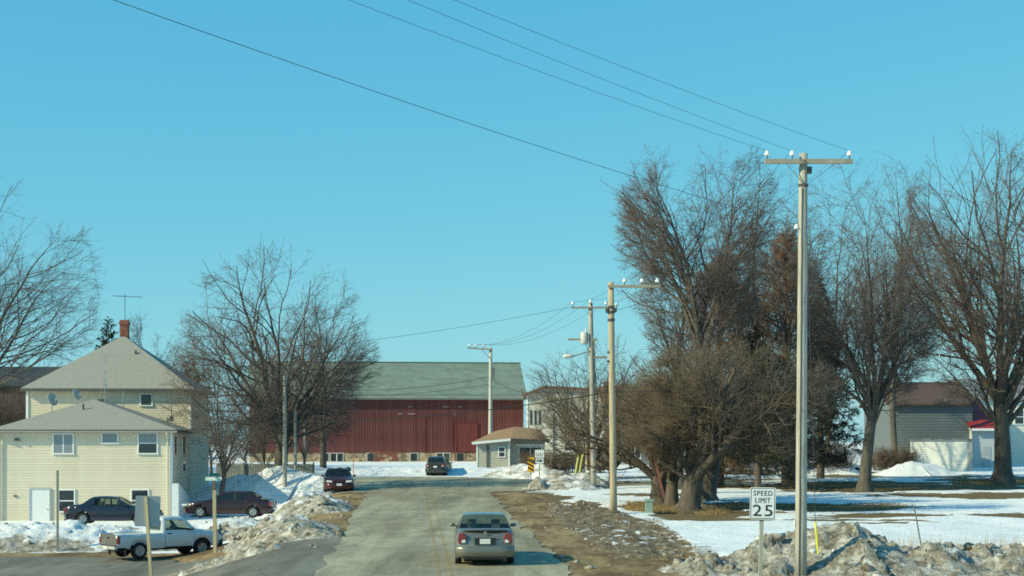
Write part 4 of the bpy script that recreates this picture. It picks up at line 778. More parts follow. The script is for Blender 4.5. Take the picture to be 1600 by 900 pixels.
# ------------------------------------------------------------------ vehicles
RUB = M('tyre_rubber', (.02, .02, .02), .85, .2); RIM = M('wheel_rim', (.38, .39, .40), .4, .1, metal=.6); BLACK = M('black_plastic', (.025, .025, .027), .6, .1); LAMP = M('headlamp_glass', (.75, .78, .78), .12, .05, spec=.7); TAIL = M('tail_lamp_red', (.20, .03, .035), .15, .1, spec=.7); PLATE = M('licence_plate', (.68, .69, .68), .5, .12, 18); CHROME = M('chrome', (.7, .7, .7), .15, .02, metal=1.); CARG = Mglass('car_glass', (.012, .02, .02), .62, .03); CARGD = Mglass('dark_car_glass', (.012, .018, .02), .12, .03); SEAT = M('seat_cloth', (.24, .24, .22), .9)
def paint(name, c, metal=.3, rough=.32): return M(name, c, rough, .04, 4, metal=metal, spec=.5, coat=.6)
def curve(pts):
    xs_ = np.array([p[0] for p in pts], float); ys_ = np.array([p[1] for p in pts], float)
    def f(x):
        # smooth (monotone-ish cubic) interpolation
        i = int(np.clip(np.searchsorted(xs_, x) - 1, 0, len(xs_) - 2)); h = xs_[i + 1] - xs_[i]; t = np.clip((x - xs_[i]) / h, 0, 1)
        def sl(j):
            if j <= 0 or j >= len(xs_) - 1: return 0.
            a = (ys_[j] - ys_[j - 1]) / (xs_[j] - xs_[j - 1]); b = (ys_[j + 1] - ys_[j]) / (xs_[j + 1] - xs_[j])
            return 0. if a * b <= 0 else 2 * a * b / (a + b)
        m0, m1 = sl(i) * h, sl(i + 1) * h
        return float((2 * t**3 - 3 * t**2 + 1) * ys_[i] + (t**3 - 2 * t**2 + t) * m0 + (-2 * t**3 + 3 * t**2) * ys_[i + 1] + (t**3 - t**2) * m1)
    return f
class Car:
    """x forward, y left, z up, ground at 0.  top: silhouette; belt: shoulder line; hw: half width"""
    def __init__(s, top, belt, hw, zlow, axles, rw, roofw=.70, arch=.07, cabin_ref=None):
        s.top, s.belt, s.hw, s.zlow = curve(top), curve(belt), curve(hw), curve(zlow); s.ax = axles; s.rw = rw; s.ra = rw + arch; s.x0 = top[0][0]; s.x1 = top[-1][0]
        s.tm = max(p[1] for p in top); s.roofw = roofw
    def low(s, x):
        z = s.zlow(x)
        for a in s.ax:
            d = abs(x - a)
            if d < s.ra: z = max(z, s.rw + math.sqrt(s.ra**2 - d * d))
        return z
    def sec(s, x):
        zt, zb, hw, zl = s.top(x), s.belt(x), s.hw(x), s.low(x); zb = min(zb, zt - .01); zl = min(zl, zb - .03)
        tb = np.clip((zt - zb) / max(.05, s.tm - zb), 0, 1); wr = hw * (.90 + (s.roofw - .90) * tb)
        dz = zb - zl; pts = [(hw * .955, zl), (hw * .995, zl + dz * .22), (hw, zl + dz * .5), (hw * .985, zl + dz * .8), (hw * .945, zb), (wr, zb + (zt - zb) * .90 - .0), (wr * .90, zt - (zt - zb) * .03), (wr * .5, zt - .004), (0, zt)]
        return pts
    def S(s, x, q):
        p = s.sec(x); q = np.clip(q, 0, len(p) - 1 - 1e-6); i = int(q); f = q - i
        return Vector((x, p[i][0] * (1 - f) + p[i + 1][0] * f, p[i][1] * (1 - f) + p[i + 1][1] * f))
    def body(s, name, mat, parent, n=46, holes=()):
        xs_ = sorted(set([h[k] for h in holes for k in (0, 1)] + list(np.linspace(s.x0, s.x1, n)) + [a + s.ra * k for a in s.ax for k in (-1, -.995, -.95, -.85, -.65, -.35, 0, .35, .65, .85, .95, .995, 1)]))
        m = MB(); V = []; K = 17
        for x in xs_:
            p = s.sec(x); row = [(x, y, z) for y, z in p] + [(x, -y, z) for y, z in reversed(p[:-1])]; V += row
        fs = [(i * K + j, i * K + j + 1, (i + 1) * K + j + 1, (i + 1) * K + j) for i in range(len(xs_) - 1) for j in range(K - 1)
              if not any(h[0] - 1e-6 <= (xs_[i] + xs_[i + 1]) / 2 <= h[1] + 1e-6 and h[2] <= min(j, K - 2 - j) < h[3] for h in holes)]
        fs += [tuple(range(K)), tuple(reversed(range((len(xs_) - 1) * K, len(xs_) * K)))]
        m.add(V, fs); o = m.build(name, mat, parent, smooth=True)
        return o
    def patch(s, name, mat, parent, corners, side=1, off=.008, nu=6, nv=3):
        """corners: (x,q) at bottom-rear, bottom-front, top-front, top-rear"""
        m = MB(); (a, b, c, d) = [Vector((p[0], p[1], 0)) for p in corners]; V = []
        for j in range(nv + 1):
            for i in range(nu + 1):
                u, v = i / nu, j / nv; p = (a * (1 - u) + b * u) * (1 - v) + (d * (1 - u) + c * u) * v
                P = s.S(p.x, p.y); e = .01; du = s.S(min(p.x + e, s.x1), p.y) - s.S(max(p.x - e, s.x0), p.y); dv = s.S(p.x, p.y + e) - s.S(p.x, max(p.y - e, 0)); N = du.cross(dv)
                N = -N if N.y + .3 * N.z < 0 else N
                N = N.normalized() if N.length > 1e-9 else Vector((0, 1, 0)); P = P + N * off; V.append((P.x, P.y * side, P.z))
        m.add(V, [(j * (nu + 1) + i, j * (nu + 1) + i + 1, (j + 1) * (nu + 1) + i + 1, (j + 1) * (nu + 1) + i) for j in range(nv) for i in range(nu)])
        o = m.build(name, mat, parent, smooth=True); return o
    def span(s, name, mat, parent, x_lo, x_hi, qe, off=.008, inset=.1):
        """windscreen or rear glass over both halves: from (x_lo) base to (x_hi) top"""
        m = MB(); V = []; nu = 6; cols = 9
        for j in range(nu + 1):
            x = x_lo + (x_hi - x_lo) * j / nu
            for c in range(cols):
                t = -1 + 2 * c / (cols - 1); q = qe + (8 - qe) * (1 - abs(t)); P = s.S(x, q); sl = (s.top(min(x + .02, s.x1)) - s.top(max(x - .02, s.x0))) / .04; N = Vector((-sl, 0, 1)).normalized()
                P = P + N * off; V.append((P.x, P.y * (1 if t > 0 else -1), P.z))
        m.add(V, [(j * cols + c, j * cols + c + 1, (j + 1) * cols + c + 1, (j + 1) * cols + c) for j in range(nu) for c in range(cols - 1)])
        return m.build(name, mat, parent, smooth=True)
    def wheels(s, parent, hw, w=.2, rim=RIM, hub=None):
        n = 24; r = s.rw
        prof = [(r * .62, -w / 2), (r * .92, -w / 2), (r, -w * .36), (r, w * .36), (r * .92, w / 2), (r * .62, w / 2)]
        def lathe(prof):
            m = MB(); V = [(p[0] * math.cos(t), p[1], p[0] * math.sin(t)) for t in np.linspace(0, 2 * math.pi, n, endpoint=False) for p in prof]; k = len(prof)
            m.add(V, [(i * k + j, i * k + (j + 1), ((i + 1) % n) * k + j + 1, ((i + 1) % n) * k + j) for i in range(n) for j in range(k - 1)]); return m
        ty = lathe(prof).mesh('tyre', RUB, True); rm = MB()
        rmm = lathe([(r * .63, w * .5), (r * .60, w * .42), (r * .25, w * .36), (r * .2, w * .44), (.001, w * .45)])
        for k in range(6):
            t = k * math.pi / 3; rmm.bar((r * .12 * math.cos(t), w * .40, r * .12 * math.sin(t)), (r * .6 * math.cos(t), w * .44, r * .6 * math.sin(t)), .07, .03)
        rmesh = rmm.mesh('rim', rim)
        for a in s.ax:
            for sd in (1, -1):
                e = bpy.data.objects.new('wheel', None); col.objects.link(e); e.parent = parent; e.location = (a, sd * (hw - w / 2), r); e.rotation_euler = (0, 0, 0 if sd > 0 else math.pi); e.empty_display_size = .2
                link('tyre', ty, e); link('rim', rmesh, e)
    def under(s, parent, hw, z0=.2, z1=.55): MB().box(s.x0 + .18, s.x1 - .18, -hw + .26, hw - .26, z0, z1).build('underbody', BLACK, parent)
def place(name, label, cat, u, Y, th, group=None, dz=0., x=None, gz=None):
    xx = X(u, Y) if x is None else x; return thing(name, label, cat, (xx, Y, (Hf(xx, Y) if gz is None else gz) + dz), R(th), group)
def mirrors(c, parent, x, q, mat, out=.12, s=(.05, .10, .065)):
    for sd in (1, -1):
        P = c.S(x, q); m = MB(); n = 10; V = []
        for t in np.linspace(0, math.pi, 6):
            for a in np.linspace(0, 2 * math.pi, n, endpoint=False): V.append((x + s[0] * math.cos(t) * 1.0, sd * (P.y + out + s[1] * math.sin(t) * math.cos(a)), P.z + .07 + s[2] * math.sin(t) * math.sin(a)))
        m.add(V, [(i * n + j, i * n + (j + 1) % n, (i + 1) * n + (j + 1) % n, (i + 1) * n + j) for i in range(5) for j in range(n)])
        m.bar((x, sd * (P.y - .02), P.z + .02), (x, sd * (P.y + out), P.z + .06), .04, .04); m.build('wing_mirror', mat, parent, smooth=True)
def seats(c, parent, xs_, hw, z=1.1):
    for x in xs_:
        for y in (-.36, .36): MB().box(x, x + .14, y - .22, y + .22, .5, z - .18).box(x + .02, x + .1, y - .12, y + .12, z - .16, z + .04).build('seat', SEAT, parent)
# generic saloon shape: x from rear bumper (0) to nose (L)
def saloon(root, P, L, W, Hh, glass, kind='sedan', rr=.31, roof_x=(.27, .56), lowz=.2, deck=.98, hood=.93, cowl=.70, tail=.14, body_name='body', interior=True):
    hwv = W / 2; rx0, rx1 = roof_x[0] * L, roof_x[1] * L
    if kind == 'sedan': top = [(0, deck - .32), (.03 * L, deck - .06), (.06 * L, deck - .01), (tail * L, deck + .02), (rx0, Hh - .03), ((rx0 + rx1) / 2, Hh), (rx1, Hh - .04), (cowl * L, hood + .06), (.86 * L, hood - .06), (.95 * L, hood - .18), (.985 * L, hood - .28), (L, hood - .45)]
    else: top = [(0, .80), (.015 * L, 1.0), (.04 * L, Hh - .22), (.09 * L, Hh - .06), (rx0, Hh), ((rx0 + rx1) / 2, Hh), (rx1, Hh - .05), (cowl * L, hood + .05), (.88 * L, hood - .06), (.96 * L, hood - .18), (L, hood - .45)]
    belt = [(0, deck - .36), (.05 * L, deck - .08), (.2 * L, deck - .06), (.5 * L, deck - .09), (cowl * L, hood - .03), (.9 * L, hood - .14), (L, hood - .5)]
    hw = [(0, hwv * .80), (.012 * L, hwv * .87), (.04 * L, hwv * .93), (.14 * L, hwv * .985), (.4 * L, hwv), (.7 * L, hwv), (.88 * L, hwv * .95), (.96 * L, hwv * .84), (L, hwv * .66)]
    zl = [(0, .36), (.03 * L, .26), (.1 * L, lowz + .02), (.5 * L, lowz), (.9 * L, lowz), (.97 * L, .22), (L, .28)]
    c = Car(top, belt, hw, zl, (.20 * L, .79 * L), rr)
    sr, sf = tail * L + .143 * L, cowl * L - .16; xr, xf = min(sr, rx0 + .10), max(sf, rx1 - .02)
    rw_ = (tail * L + .06, rx0 - .06) if kind == 'sedan' else (.022 * L, .085 * L)
    bo = c.body(body_name, P, root, holes=[(xr, xf, 4, 5), (rx1 + .06, cowl * L - .06, 5, 9), (rw_[0], rw_[1], 5, 9)])
    c.under(root, hwv); c.wheels(root, hwv - .02)
    # side glass: front and rear door windows, both sides
    xm = (rx0 * .45 + rx1 * .55)
    for sd in (1, -1):
        c.patch('side_window', glass, bo, [(sr, 4.05), (xm - .03, 4.05), (xm - .03, 4.9), (rx0 + .10, 4.9)], sd, .0)
        c.patch('side_window', glass, bo, [(xm + .03, 4.05), (sf, 4.05), (rx1 - .02, 4.9), (xm + .03, 4.9)], sd, .0)
        c.patch('pillar', P, bo, [(xr, 4.0), (sr + .01, 4.0), (rx0 + .11, 5.0), (xr, 5.0)], sd, .004); c.patch('pillar', P, bo, [(sf - .01, 4.0), (xf, 4.0), (xf, 5.0), (rx1 - .03, 5.0)], sd, .004)
        c.patch('pillar', BLACK, bo, [(xm - .04, 4.0), (xm + .04, 4.0), (xm + .04, 5.0), (xm - .04, 5.0)], sd, .005, 1, 4)
        c.patch('window_sill', P, bo, [(xr, 4.0), (xf, 4.0), (xf, 4.1), (xr, 4.1)], sd, .004); c.patch('roof_rail', P, bo, [(xr, 4.85), (xf, 4.85), (xf, 5.0), (xr, 5.0)], sd, .004)
        for xd in (xm, cowl * L - .10): c.patch('door_seam', BLACK, bo, [(xd - .006, .4), (xd + .006, .4), (xd + .006, 4.0), (xd - .006, 4.0)], sd, .003, 1, 6)
        for xd in (xm - .22, xm + .62): c.patch('door_handle', P, bo, [(xd, 3.35), (xd + .18, 3.35), (xd + .18, 3.55), (xd, 3.55)], sd, .03, 2, 1)
    c.span('windscreen', glass, bo, cowl * L - .06, rx1 + .06, 5.0, .004)
    if kind == 'sedan': c.span('rear_window', glass, bo, tail * L + .06, rx0 - .06, 5.0, .004)
    else: c.span('rear_window', glass, bo, .022 * L, .085 * L, 5.0, .004)
    mirrors(c, root, cowl * L - .30, 4.1, BLACK if kind != 'sedan' else P)
    if interior: seats(c, root, (.40 * L, .56 * L) if False else (.34 * L, .54 * L), hwv, min(1.12, Hh - .3))
    return c, bo
def rear_dress(root, c, bo, W, deck, P, zl=.58, zh=.86, plate=True, bump=True):
    hwv = W / 2
    for sd in (1, -1):
        m = MB(); 
        poly = [(sd * hwv * .62, zl + .04), (sd * hwv * .86, zl + .0), (sd * hwv * .90, zl + .12), (sd * hwv * .86, zh), (sd * hwv * .70, zh + .01), (sd * hwv * .60, zh - .1)]
        m.prism([(p[0], p[1]) for p in poly], 0, -.035, .14); bevel(m.build('tail_light', TAIL, bo), .02, 2)
        MB().prism([(sd * hwv * .64, zl + .05), (sd * hwv * .76, zl + .03), (sd * hwv * .77, zl + .11), (sd * hwv * .65, zl + .13)], 0, -.042, -.03).build('reversing_light', LAMP, bo)
    if bump:
        m = MB(); n = 13; rows = [(.27, -.01), (.30, -.05), (.40, -.075), (.53, -.085), (.575, -.06), (.59, .0)]; V = []
        for z, x in rows:
            for t in np.linspace(-1, 1, n): V.append((x + .34 * max(0, abs(t) - .72) ** 1.4 * 3.2 + .03 * t * t, t * hwv * .97, z))
        m.add(V, [(j * n + i, j * n + i + 1, (j + 1) * n + i + 1, (j + 1) * n + i) for j in range(len(rows) - 1) for i in range(n - 1)])
        m.build('rear_bumper', P, bo, smooth=True)
        MB().box(-.02, .3, -hwv * .72, hwv * .72, .21, .32).build('bumper_valance', BLACK, bo)
    if plate:
        MB().box(-.022, .05, -.30, .30, .635, .83).build('plate_recess', BLACK, bo); MB().box(-.032, -.024, -.155, .155, .66, .81).build('licence_plate', PLATE, bo)
        MB().box(-.034, .0, -.34, .34, .835, .865).build('trunk_trim', P, bo)

# 1 grey saloon ahead
GREY = paint('warm_grey_paint', (.20, .195, .172), .45, .3)
L, W = 4.55, 1.79
r = place('sedan_car', 'grey compact saloon driving away in the right lane', 'car', 758, 44.9, 92.3)
c, bo = saloon(r, GREY, L, W, 1.50, CARG, rr=.315, roof_x=(.33, .55), deck=1.06, hood=1.0, cowl=.74, tail=.10, lowz=.2)
rear_dress(r, c, bo, W, 1.06, GREY, .66, .97)
m = MB(); n = 11; V = []
for j, (dx, dz) in enumerate(((-.02, .0), (-.06, .035), (.02, .05), (.12, .02))):
    for t in np.linspace(-1, 1, n): V.append((.10 + dx + .10 * t * t, t * .66, 1.045 + dz - .02 * t * t))
m.add(V, [(j * n + i, j * n + i + 1, (j + 1) * n + i + 1, (j + 1) * n + i) for j in range(3) for i in range(n - 1)]); m.build('spoiler', GREY, bo, smooth=True)
MB().tube([(.02, 0, .985), (.045, 0, .99)], .045, 12).build('badge', CHROME, bo); MB().tube([(-.05, .5, .25), (.2, .5, .26)], .035, 8).build('exhaust_pipe', BLACK, r)
for y in (-.36, .36): MB().box(2.02, 2.12, y - .13, y + .13, 1.08, 1.28).build('headrest', SEAT, r)
# 2 dark blue saloon parked by the house
NAVY = paint('navy_paint', (.018, .023, .04), .3, .25)
r = place('sedan_car', 'dark navy saloon parked in front of the beige house wall', 'car', 106, 78.5, 3, gz=.18); c, bo = saloon(r, NAVY, 4.75, 1.8, 1.45, CARG, roof_x=(.30, .53), deck=1.02, hood=.95, cowl=.70, tail=.16); rear_dress(r, c, bo, 1.8, 1.0, NAVY, .6, .86)
# 3 maroon saloon facing left
MAR = paint('maroon_paint', (.03, .011, .014), .3, .25)
r = place('sedan_car', 'dark maroon saloon parked facing left before the shaded snow pile', 'car', 428, 82.5, 178, gz=.34); c, bo = saloon(r, MAR, 4.8, 1.8, 1.42, CARGD, roof_x=(.27, .52), deck=1.0, hood=.92, cowl=.70, tail=.13); rear_dress(r, c, bo, 1.8, 1.0, MAR, .6, .86)
def front_dress(root, c, bo, L, W, P, lit=LAMP):
    hwv = W / 2
    for sd in (1, -1): bevel(MB().prism([(sd * hwv * .42, .60), (sd * hwv * .80, .62), (sd * hwv * .82, .74), (sd * hwv * .46, .72)], 0, L - .30, L + .01).build('headlight', lit, bo), .02, 2)
    MB().box(L - .1, L + .005, -.30, .30, .62, .70).build('grille', BLACK, bo)
    m = MB(); n = 13; rows = [(.24, .02), (.34, .07), (.48, .085), (.56, .05), (.57, -.03)]; V = []
    for z, x in rows:
        for t in np.linspace(-1, 1, n): V.append((L - .03 + x - .40 * max(0, abs(t) - .6) ** 1.4 * 2.2 - .05 * t * t, t * hwv * .93, z))
    m.add(V, [(j * n + i, j * n + i + 1, (j + 1) * n + i + 1, (j + 1) * n + i) for j in range(4) for i in range(n - 1)]); m.build('front_bumper', P, bo, smooth=True)
    MB().box(L + .05, L + .062, -.155, .155, .42, .56).build('licence_plate', PLATE, bo)
front_dress(r, c, bo, 4.8, 1.8, MAR)
# 4 red saloon facing the camera
REDP = paint('dark_red_paint', (.06, .010, .012), .2, .28)
th = -82; r = place('sedan_car', 'dark red saloon facing the camera at the left edge of the bend', 'car', 524, 94.4, th, x=X(522, 90) - 4.7 * math.cos(R(th)) * .5, gz=Hf(X(524, 91), 91) + .0); c, bo = saloon(r, REDP, 4.7, 1.8, 1.42, CARGD, roof_x=(.28, .54), deck=.98, hood=.92, cowl=.71, tail=.15); front_dress(r, c, bo, 4.7, 1.8, REDP)
# 5 dark hatchback beyond the bend
DKG = paint('charcoal_paint', (.05, .055, .055), .4, .3)
r = place('hatchback_car', 'dark grey hatchback seen from behind at the far bend below the red barn', 'car', 680, 113.0, 84); r.scale = (.9, .9, .9); c, bo = saloon(r, DKG, 4.3, 1.76, 1.58, CARGD, 'hatch', rr=.32, roof_x=(.18, .56), deck=1.02, hood=.98, cowl=.74, tail=.06); rear_dress(r, c, bo, 1.76, 1.0, DKG, .72, 1.0)
# 6 half buried white car
WHP = paint('white_car_paint', (.75, .76, .76), .0, .35)
r = place('sedan_car', 'white car half buried in snow beyond the lawn maple', 'car', 1262, 119, 4, dz=-.25); c, bo = saloon(r, WHP, 4.6, 1.78, 1.42, CARGD, roof_x=(.28, .54), deck=.98, hood=.92, cowl=.71)
# 7 white pickup
def pickup():
    WP = paint('white_truck_paint', (.52, .55, .57), .0, .4); L, W = 4.8, 1.76; hv = W / 2
    r = place('pickup_truck', 'white regular cab pickup truck on the side road at left', 'pickup', 170, 63.6, 40, gz=-.47)
    # cab and nose
    xb = 2.02
    c = Car([(xb, 1.02), (xb + .04, 1.58), (xb + .12, 1.70), (xb + .5, 1.73), (xb + .95, 1.70), (xb + 1.08, 1.66), (xb + 1.62, 1.16), (L - .5, 1.09), (L - .12, 1.02), (L - .04, .92), (L, .62)],
            [(xb, 1.10), (xb + 1.0, 1.09), (xb + 1.62, 1.06), (L - .2, .96), (L, .55)], [(xb, hv * .98), (L - .8, hv), (L - .25, hv * .96), (L - .06, hv * .88), (L, hv * .8)], [(xb, .42), (L - .3, .42), (L, .48)], (.98, 3.86), .35, .72, .09)
    bo = c.body('cab', WP, r, 40, holes=[(xb + .17, xb + 1.38, 4, 5), (xb + 1.14, xb + 1.58, 5, 9)])
    for sd in (1, -1):
        c.patch('side_window', CARG, bo, [(xb + .17, 4.05), (xb + 1.38, 4.05), (xb + 1.02, 4.9), (xb + .17, 4.9)], sd, .0); c.patch('pillar', WP, bo, [(xb + 1.36, 4.0), (xb + 1.38, 4.0), (xb + 1.38, 5.0), (xb + 1.0, 5.0)], sd, .004); c.patch('window_sill', WP, bo, [(xb + .17, 4.), (xb + 1.38, 4.), (xb + 1.38, 4.1), (xb + .17, 4.1)], sd, .004); c.patch('roof_rail', WP, bo, [(xb + .17, 4.85), (xb + 1.38, 4.85), (xb + 1.38, 5.), (xb + .17, 5.)], sd, .004); c.patch('door_seam', BLACK, bo, [(xb + .10, .3), (xb + .115, .3), (xb + .115, 4.0), (xb + .10, 4.0)], sd, .003, 1, 6); c.patch('door_seam', BLACK, bo, [(xb + 1.45, .3), (xb + 1.465, .3), (xb + 1.465, 4.0), (xb + 1.45, 4.0)], sd, .003, 1, 6)
        c.patch('door_handle', BLACK, bo, [(xb + .22, 3.2), (xb + .40, 3.2), (xb + .40, 3.5), (xb + .22, 3.5)], sd, .02, 2, 1); c.patch('sill', BLACK, bo, [(xb + .1, .0), (xb + 1.36, .0), (xb + 1.36, .35), (xb + .1, .35)], sd, .006, 4, 1)
    c.span('windscreen', CARG, bo, xb + 1.58, xb + 1.14, 5.0, .004)
    MB().box(xb - .012, xb + .02, -.58, .58, 1.15, 1.58).build('rear_window', CARG, bo)
    mirrors(c, r, xb + 1.32, 4.1, BLACK); MB().box(xb + .25, xb + .42, -.66, .66, .75, 1.2).build('bench_seat', SEAT, r)
    # bed: open box with arched side panels
    bd = Car([(.0, 1.05), (.06, 1.06), (1.0, 1.06), (xb - .03, 1.06)], [(0, 1.03), (xb - .03, 1.03)], [(0, hv * .95), (.1, hv * .98), (xb - .03, hv * .98)], [(0, .50), (xb - .03, .46)], (.98,), .35, .9, .09)
    m = MB(); xs_ = sorted(set(list(np.linspace(0, xb - .03, 14)) + [.98 + .44 * k for k in (-1, -.98, -.9, -.7, -.4, 0, .4, .7, .9, .98, 1)]))
    for sd in (1, -1):
        V = []
        for x in xs_:
            p = bd.sec(x)[:5]; V += [(x, sd * y, z) for y, z in p] + [(x, sd * (hv * .9), 1.05), (x, sd * hv * .87, .66)]
        k = 7; m.add(V, [(i * k + j, i * k + j + 1, (i + 1) * k + j + 1, (i + 1) * k + j) for i in range(len(xs_) - 1) for j in range(k - 1)])
    m.box(.02, xb - .04, -hv * .9, hv * .9, .60, .66); m.box(xb - .09, xb - .04, -hv * .9, hv * .9, .66, 1.05); bed = m.build('bed', WP, r)
    tg = MB().box(-.02, .05, -hv * .80, hv * .80, .58, 1.04).build('tailgate', M('grimy_tailgate', (.12, .12, .115), .6, .3, 4), r); bevel(tg, .015); MB().box(-.035, -.02, -.12, .12, .86, .93).build('handle', BLACK, tg)
    for sd in (1, -1): bevel(MB().box(-.03, .10, sd * hv * .81 - (.0 if sd > 0 else .14), sd * hv * .81 + (.14 if sd > 0 else 0), .66, 1.0).build('tail_light', TAIL, r), .01); MB().box(-.034, .09, min(sd * hv * .82, sd * hv * .96), max(sd * hv * .82, sd * hv * .96), .90, 1.02).build('lamp_cap', LAMP, r)
    b = MB().box(-.16, .0, -hv * .93, hv * .93, .42, .56).build('rear_bumper', M('bumper_chrome', (.62, .63, .60), .3, .1, metal=.5), r); bevel(b, .03, 2); MB().box(-.17, -.16, -.16, .16, .44, .55).build('licence_plate', PLATE, b)
    MB().box(L - .14, L + .07, -hv * .9, hv * .9, .40, .62).build('front_bumper', BLACK, r); MB().box(L - .08, L + .02, -.45, .45, .66, .86).build('grille', BLACK, r)
    for sd in (1, -1): MB().box(L - .22, L + .01, sd * .66 - .14, sd * .66 + .14, .68, .86).build('headlight', LAMP, r)
    MB().box(.15, L - .3, -.42, .42, .32, .56).tube([(.98, -.7, .35), (.98, .7, .35)], .05, 6).tube([(3.86, -.7, .35), (3.86, .7, .35)], .05, 6).build('chassis', BLACK, r)
    for sd in (1, -1): MB().box(.36, .38, sd * (hv - .16) - .12, sd * (hv - .16) + .12, .14, .44).build('mud_flap', BLACK, r)
    c.ax = (.98, 3.86); c.wheels(r, hv - .02, .23)
pickup()

# ------------------------------------------------------------------ utility poles, wires
WOOD = M('weathered_pole_wood', (.42, .35, .24), .9, .35, 2.5, .6, stretch=(6, 6, .4)); WOODG = M('grey_pole_wood', (.38, .36, .31), .9, .35, 2.5, .6, stretch=(6, 6, .4)); POR = M('white_porcelain', (.82, .82, .80), .2, .05); ARMW = M('crossarm_wood', (.30, .27, .21), .9, .2, 3); STEEL = M('dull_steel', (.30, .31, .31), .5, .1, metal=.6); DARKS = M('dark_steel', (.06, .065, .07), .6)
def insulator(parent, p, s=1.):
    x, y, z = p; pin = MB().tube([(x, y, z), (x, y, z + .12 * s)], .018 * s, 6).build('insulator_pin', DARKS, parent)
    MB().tube([(x, y, z + .10 * s), (x, y, z + .13 * s), (x, y, z + .19 * s), (x, y, z + .21 * s), (x, y, z + .25 * s), (x, y, z + .27 * s)], [.05 * s, .09 * s, .085 * s, .05 * s, .06 * s, .03 * s], 10).build('insulator', POR, parent, smooth=True)
    return (x, y, z + .26 * s)
def pole(label, u, Y, topv, r0, r1, lean=0., mat=WOOD, name='utility_pole', cat='utility pole', group=None):
    x = X(u, Y); z0 = Hf(x, Y) - .3; top = Zv(topv, Y); o = thing(name, label, cat, (x, Y, z0), 0, group); h = top - z0; k = 7
    MB().tube([(lean * h * i / k, 0, h * i / k) for i in range(k + 1)], [r0 + (r1 - r0) * i / k for i in range(k + 1)], 12).build('shaft', mat, o, smooth=True); return o, h, x, z0, lean
WP = {}      # wire attachment points in world space
# nearest pole
Y = 41.4; o, h, px_, z0, ln = pole('tall grey wooden utility pole rising from the dirty snow heap, with double sided crossarm', 1251, Y, 240, .165, .115, .006, WOODG)
s = F / Y; zc = Zv(254, Y) - z0; xo = ln * h
a0, a1 = (1190 - 1252) / s + xo, (1327 - 1252) / s + xo; arm = MB().box(a0, a1, -.22, -.12, zc - .06, zc + .06).build('crossarm', ARMW, o)
for e in (a0 + .3 * (xo - a0) + .25, a1 - .3 * (a1 - xo) - .25): MB().bar((e, -.20, zc - .05), (xo, -.15, zc - .62), .03, .012).build('brace', STEEL, o)
MB().tube([(xo, -.25, zc), (xo, .15, zc)], .02, 6).build('bolt', DARKS, o); MB().tube([(xo, 0, zc - .66), (xo, 0, zc - .58)], .135, 12).build('band', DARKS, o)
WP[1] = []
for u in (1194, 1233, 1322):
    q = insulator(o, ((u - 1252) / s + xo, -.17, zc + .06), .85); WP[1].append(Vector(q) + Vector((px_, Y, z0)))
MB().box(xo + .11, xo + .22, -.08, .05, zc - .30, zc - .12).build('cable_clamp', DARKS, o)
zn = Zv(357, Y) - z0; insulator(o, (xo * .8 - .17, -.02, zn - .1), .8); NEU1 = Vector((px_ + xo * .8 - .17, Y, z0 + zn + .1))
MB().bar((-.07, -.16, .2), (-.05 + xo, -.125, zc - .7), .022, .02).build('ground_wire', DARKS, o)
for v_ in (470, 640, 700, 742): MB().box(.02, .09, -.175, -.12, Zv(v_ + 3, Y) - z0, Zv(v_, Y) - z0).build('pole_tag', STEEL, o)
MB().box(-.185, -.15, -.06, .02, Zv(822, Y) - z0, Zv(811, Y) - z0).build('white_tag', WHITE, o)
# second pole
Y = 69; o, h, px_, z0, ln = pole('tan wooden utility pole with one sided crossarm beside the gnarled trees', 959, Y, 441, .165, .13, -.012, WOOD)
s = F / Y; zc = Zv(448, Y) - z0; xo = ln * h; a1 = (1024 - 948) / s + xo
MB().box(xo - .15, a1, -.22, -.12, zc - .06, zc + .06).build('crossarm', ARMW, o); MB().bar((xo + .95, -.2, zc - .05), (xo + .1, -.15, zc - .95), .05, .02).build('brace', ARMW, o)
WP[2] = []
for u in (969, 996, 1020):
    q = insulator(o, ((u - 948) / s + xo, -.17, zc + .06), 1.1); WP[2].append(Vector(q) + Vector((px_, Y, z0)))
for v in (480, 488, 500): MB().tube([(xo * .9, 0, Zv(v + 2, Y) - z0), (xo * .9, 0, Zv(v - 2, Y) - z0)], .165, 12).build('band', DARKS, o)
MB().box(xo - .24, xo - .12, -.14, .0, Zv(489, Y) - z0, Zv(482, Y) - z0).box(xo + .13, xo + .26, -.14, .0, Zv(488, Y) - z0, Zv(482, Y) - z0).build('bracket', DARKS, o); insulator(o, (xo + .25, -.05, Zv(483, Y) - z0), 1.0)
NEU2 = Vector((px_ + xo, Y - .2, Zv(487, Y)))
for v in (552, 566): MB().box(xo * .7 - .20, xo * .7 - .12, -.1, .1, Zv(v, Y) - z0, Zv(v - 3, Y) - z0).build('step', DARKS, o)
